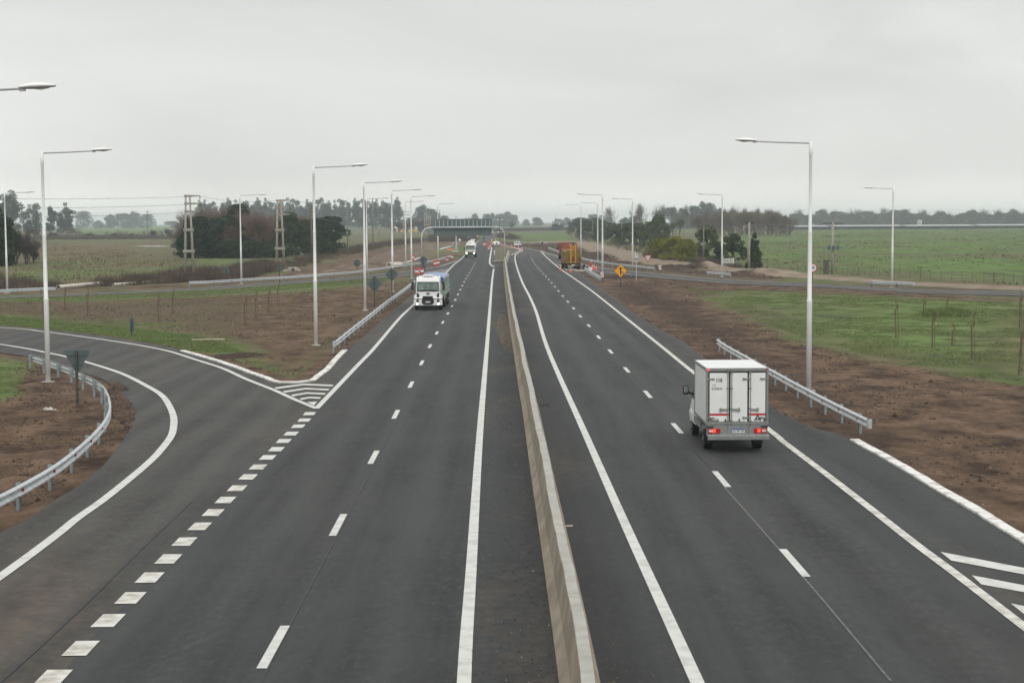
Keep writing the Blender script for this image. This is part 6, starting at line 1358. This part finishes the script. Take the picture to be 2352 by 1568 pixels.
noisy = lambda th, sc=3.0: (lambda q: fbm(q[:, 0]/sc, q[:, 1]/sc, 91, 3) > th)
blades(rg, region_pts(rg, R_GRASSR, 16000, noisy(.47)), .09, .05, 4, 'grass', 'grass', 'short rough grass on the right verge', 'grass', .14, .9)
blades(rg, region_pts(rg, R_LUSH_S2, 9000), .10, .04, 4, 'grass', 'grass', 'strip of bright grass along the near left slip road', 'grass', .10, .8)
blades(rg, region_pts(rg, R_LUSH_S1, 7000), .12, .06, 3, 'grass', 'grass', 'strip of bright grass along the far left slip road', 'grass', .2, .8)
blades(rg, region_pts(rg, R_LUSH_4, 2500, noisy(.46, 1.2)), .10, .03, 4, 'grass', 'grass', 'patchy grass inside the curved guardrail', 'grass', .08, .8)
blades(rg, region_pts(rg, R_GORE, 9000, noisy(.5, 4)), .10, .05, 3, 'dead_grass', 'straw', 'dead flattened grass on the brown soil island', 'grass', .2, 1.0)
blades(rg, region_pts(rg, [(2120,722),(2230,722),(2230,732),(2120,732)], 500), .4, .05, 4, 'grass_clump', 'grass', 'dark grass heap growing on the soil mound', 'grass', .15)
blades(rg, region_pts(rg, R_FIELDR, 9000, noisy(.50, 14)), .38, .30, 3, 'field_tufts', 'grass', 'coarse grass tufts over the right field', 'grass', .5, .8)
blades(rg, region_pts(rg, R_BRNFIELD, 5000, noisy(.50, 14)), .35, .28, 3, 'field_tufts', 'straw', 'coarse dry tufts over the left field', 'grass', .5, .8)
WEED1 = [(-300,705),(0,670),(100,668),(140,663),(0,640),(-300,655)]
WEED2 = [(100,664),(380,652),(560,641),(640,625),(640,608),(600,606),(520,622),(440,622),(360,640),(200,652),(100,655)]
WEED3 = [(660,620),(790,588),(880,570),(966,557.5),(980,551),(930,552),(860,562),(780,575),(700,590),(650,604)]
WEED4 = [(985,556),(1090,555),(1098,548),(1095,543),(1040,541),(985,545)]
for q, n, h, lb in ((WEED1, 1400, 1.3, 'dry dark weeds at the far left beyond the first guardrail'), (WEED2, 2300, 1.3, 'dry dark weeds below the pylons along the dirt track'), (WEED3, 2600, 1.3, 'dry brown weeds along the track in front of the thicket end'), (WEED4, 3500, 2.0, 'brown scrub bank behind the gantry')):
    blades(rg, region_pts(rg, q, n, noisy(.50, 5)), h, .05, 9, 'weeds', 'weed', lb, 'weeds', .45, .25)
blades(rg, region_pts(rg, [(-300,690),(0,668),(380,652),(640,622),(800,588),(790,584),(640,612),(380,644),(0,660),(-300,680)], 5000), .45, .06, 4, 'straw_grass', 'straw', 'straw-coloured grass along the edge of the left track', 'grass', .4, .5)
blades(rg, region_pts(rg, [(1480,590),(1640,611),(1700,617),(1700,612),(1640,600),(1560,600),(1490,582)], 1200), .7, .05, 8, 'weeds', 'weed', 'dry weeds at the foot of the yellow-green bush', 'weeds', .4, .35)
HB = [(-300,551),(1000,551),(1000,546),(-300,546)]
blades(rg, region_pts(rg, [(-100,552),(420,549.5),(420,546),(-100,547)], 1800), 2.0, .30, 5, 'hedgerow', 'weed', 'low brown hedgerow across the far side of the left field', 'hedge', 2.0, .3)
blades(rg, region_pts(rg, [(1140,532),(1300,528.5),(1300,526.5),(1140,530)], 2500), 2.2, .3, 5, 'roadside_scrub', 'weed', 'low scrub line along the far bend of the road', 'scrub', 2.0, .3)
blades(rg, region_pts(rg, [(1150,545),(1180,551),(1182,547),(1158,540),(1150,541)], 500), 1.8, .15, 8, 'roadside_scrub', 'weed', 'dark scrub at the left end of the bright green field', 'scrub', 1.2, .3)
def clods(rng, px, n, s, label, name='soil_clods', m='clod', keep=None):
    P2 = region_pts(rng, px, n, keep); n = len(P2); z = height_at(P2[:, 0], P2[:, 1]); base = np.array([(1,0,0),(-.5,.87,0),(-.5,-.87,0),(0,0,.9),(0,0,-.5)]); sc = s*rng.lognormal(0, .5, n)
    a = rng.uniform(0, 2*PI, n); c, s_ = np.cos(a), np.sin(a); V = base[None]*(sc[:, None, None]*rng.uniform(.6, 1.3, (n, 5, 1))); X = V[..., 0]*c[:, None]-V[..., 1]*s_[:, None]; Y = V[..., 0]*s_[:, None]+V[..., 1]*c[:, None]
    V = np.stack([X+P2[:, :1], Y+P2[:, 1:], V[..., 2]+z[:, None]], 2).reshape(-1, 3); F = np.array([(0,1,3),(1,2,3),(2,0,3),(1,0,4),(2,1,4),(0,2,4)])[None]+np.arange(n)[:, None, None]*5
    o = bpy.data.objects.new(name, fast_mesh(name, V, F.reshape(-1, 3), M[m])); COL.objects.link(o); return tag(o, label, 'soil', kind='stuff')
clods(rg, R_NEARL, 9000, .035, 'soil crumbs inside the near left guardrail', keep=noisy(.47, 2))
clods(rg, R_RIGHT, 16000, .040, 'soil crumbs on the right verge', keep=noisy(.49, 4))
clods(rg, R_GORE, 7000, .045, 'soil crumbs on the left soil island', keep=noisy(.50, 5))
clods(rg, [(255,875),(305,940),(325,960),(300,985),(262,960),(252,905)], 2500, .06, 'dark clods piled outside the guardrail curve')
clods(rg, R_DARKR, 5000, .12, 'dark clods turned up beside the right track', keep=noisy(.5, 6))
clods(rg, R_RIGHT, 110, .03, 'tiny pale litter scattered on the right verge', 'litter', 'litter'); clods(rg, R_GORE, 60, .04, 'tiny pale litter scattered on the soil island', 'litter', 'litter')
# grit along the barrier, on the asphalt
def road_grit(a, b, n, s, label, m, wd):
    pw = smooth_path(PTS(a), 6); q = []
    for i in range(n):
        k = rg.integers(0, len(pw)-1); p = pw[k].lerp(pw[k+1], rg.uniform()); q.append((p.x+abs(rg.normal())*wd*b, p.y))
    P2 = np.array(q); base = np.array([(1,0,0),(-.5,.87,0),(-.5,-.87,0),(0,0,.8)]); sc = s*rg.lognormal(0, .45, n); V = base[None]*sc[:, None, None]; V = V+np.stack([P2[:, 0], P2[:, 1], np.full(n, ZA+.01)], 1)[:, None]
    F = np.array([(0,1,3),(1,2,3),(2,0,3)])[None]+np.arange(n)[:, None, None]*4; o = bpy.data.objects.new('grit', fast_mesh('grit', V.reshape(-1, 3), F.reshape(-1, 3), M[m])); COL.objects.link(o); tag(o, label, 'grit', kind='stuff')
BL = [(1290,1650),(1283,1568),(1246,1286),(1219,1091),(1200,954),(1190,889),(1179,807),(1167,728)]
BRt = [(1415,1700),(1397,1568),(1340,1286),(1297,1091),(1268,954),(1253,889),(1234,807)]
road_grit(BL, -1, 3800, .012, 'dark gravel scattered left of the barrier', 'rag', .75); road_grit(BL, -1, 350, .008, 'pale gravel scattered left of the barrier', 'litter', 1.1); road_grit(BRt, 1, 700, .013, 'brown grit right of the barrier', 'clod', .3)
# sandy spill left of the barrier
sp_ = sheet('sand_spill', [W(*p) for p in [(1144,735),(1150,720),(1162,728),(1172,760),(1178,800),(1177,812),(1160,806),(1150,790),(1146,770),(1139,760)]], ZA+.016, None); sp_.data.materials.clear(); M['sand'] = mat('spilled_sand', (.16,.12,.08), .95, .2, 4, col2=(.40,.28,.16), detail=8, stretch=(1,3,1)); sp_.data.materials.append(M['sand'])
st_ = M['sand'].node_tree; sb_ = st_.nodes['Principled BSDF']; stc = st_.nodes.new('ShaderNodeTexCoord'); smp = st_.nodes.new('ShaderNodeMapping'); smp.inputs['Scale'].default_value = (1.5, 4, 1); sn = st_.nodes.new('ShaderNodeTexNoise'); sn.inputs['Scale'].default_value = 1.6; sn.inputs['Detail'].default_value = 7
sr = st_.nodes.new('ShaderNodeMapRange'); sr.inputs[1].default_value = .48; sr.inputs[2].default_value = .66; st_.links.new(stc.outputs['Object'], smp.inputs[0]); st_.links.new(smp.outputs[0], sn.inputs[0]); st_.links.new(sn.outputs[0], sr.inputs[0]); st_.links.new(sr.outputs[0], sb_.inputs['Alpha']); tag(sp_, 'tan spill of sand on the asphalt left of the barrier', kind='structure')

# ------------------------------------------------------------------ haze
hz = MB().box((0,6800,18), (26000,14400,40)).build('haze', []) if False else None
mh = bpy.data.materials.new('haze'); mh.use_nodes = True; mh.node_tree.nodes.clear(); pv = mh.node_tree.nodes.new('ShaderNodeVolumePrincipled'); oo = mh.node_tree.nodes.new('ShaderNodeOutputMaterial')
pv.inputs['Color'].default_value = (.85,.95,1.0,1); pv.inputs['Density'].default_value = HAZE_D; pv.inputs['Anisotropy'].default_value = .0; mh.node_tree.links.new(pv.outputs[0], oo.inputs['Volume'])
o = MB().box((0,3760,20.5), (26000,7700,43)).build('haze', mh); tag(o, 'thin pale haze over the whole plain', 'haze', kind='stuff')
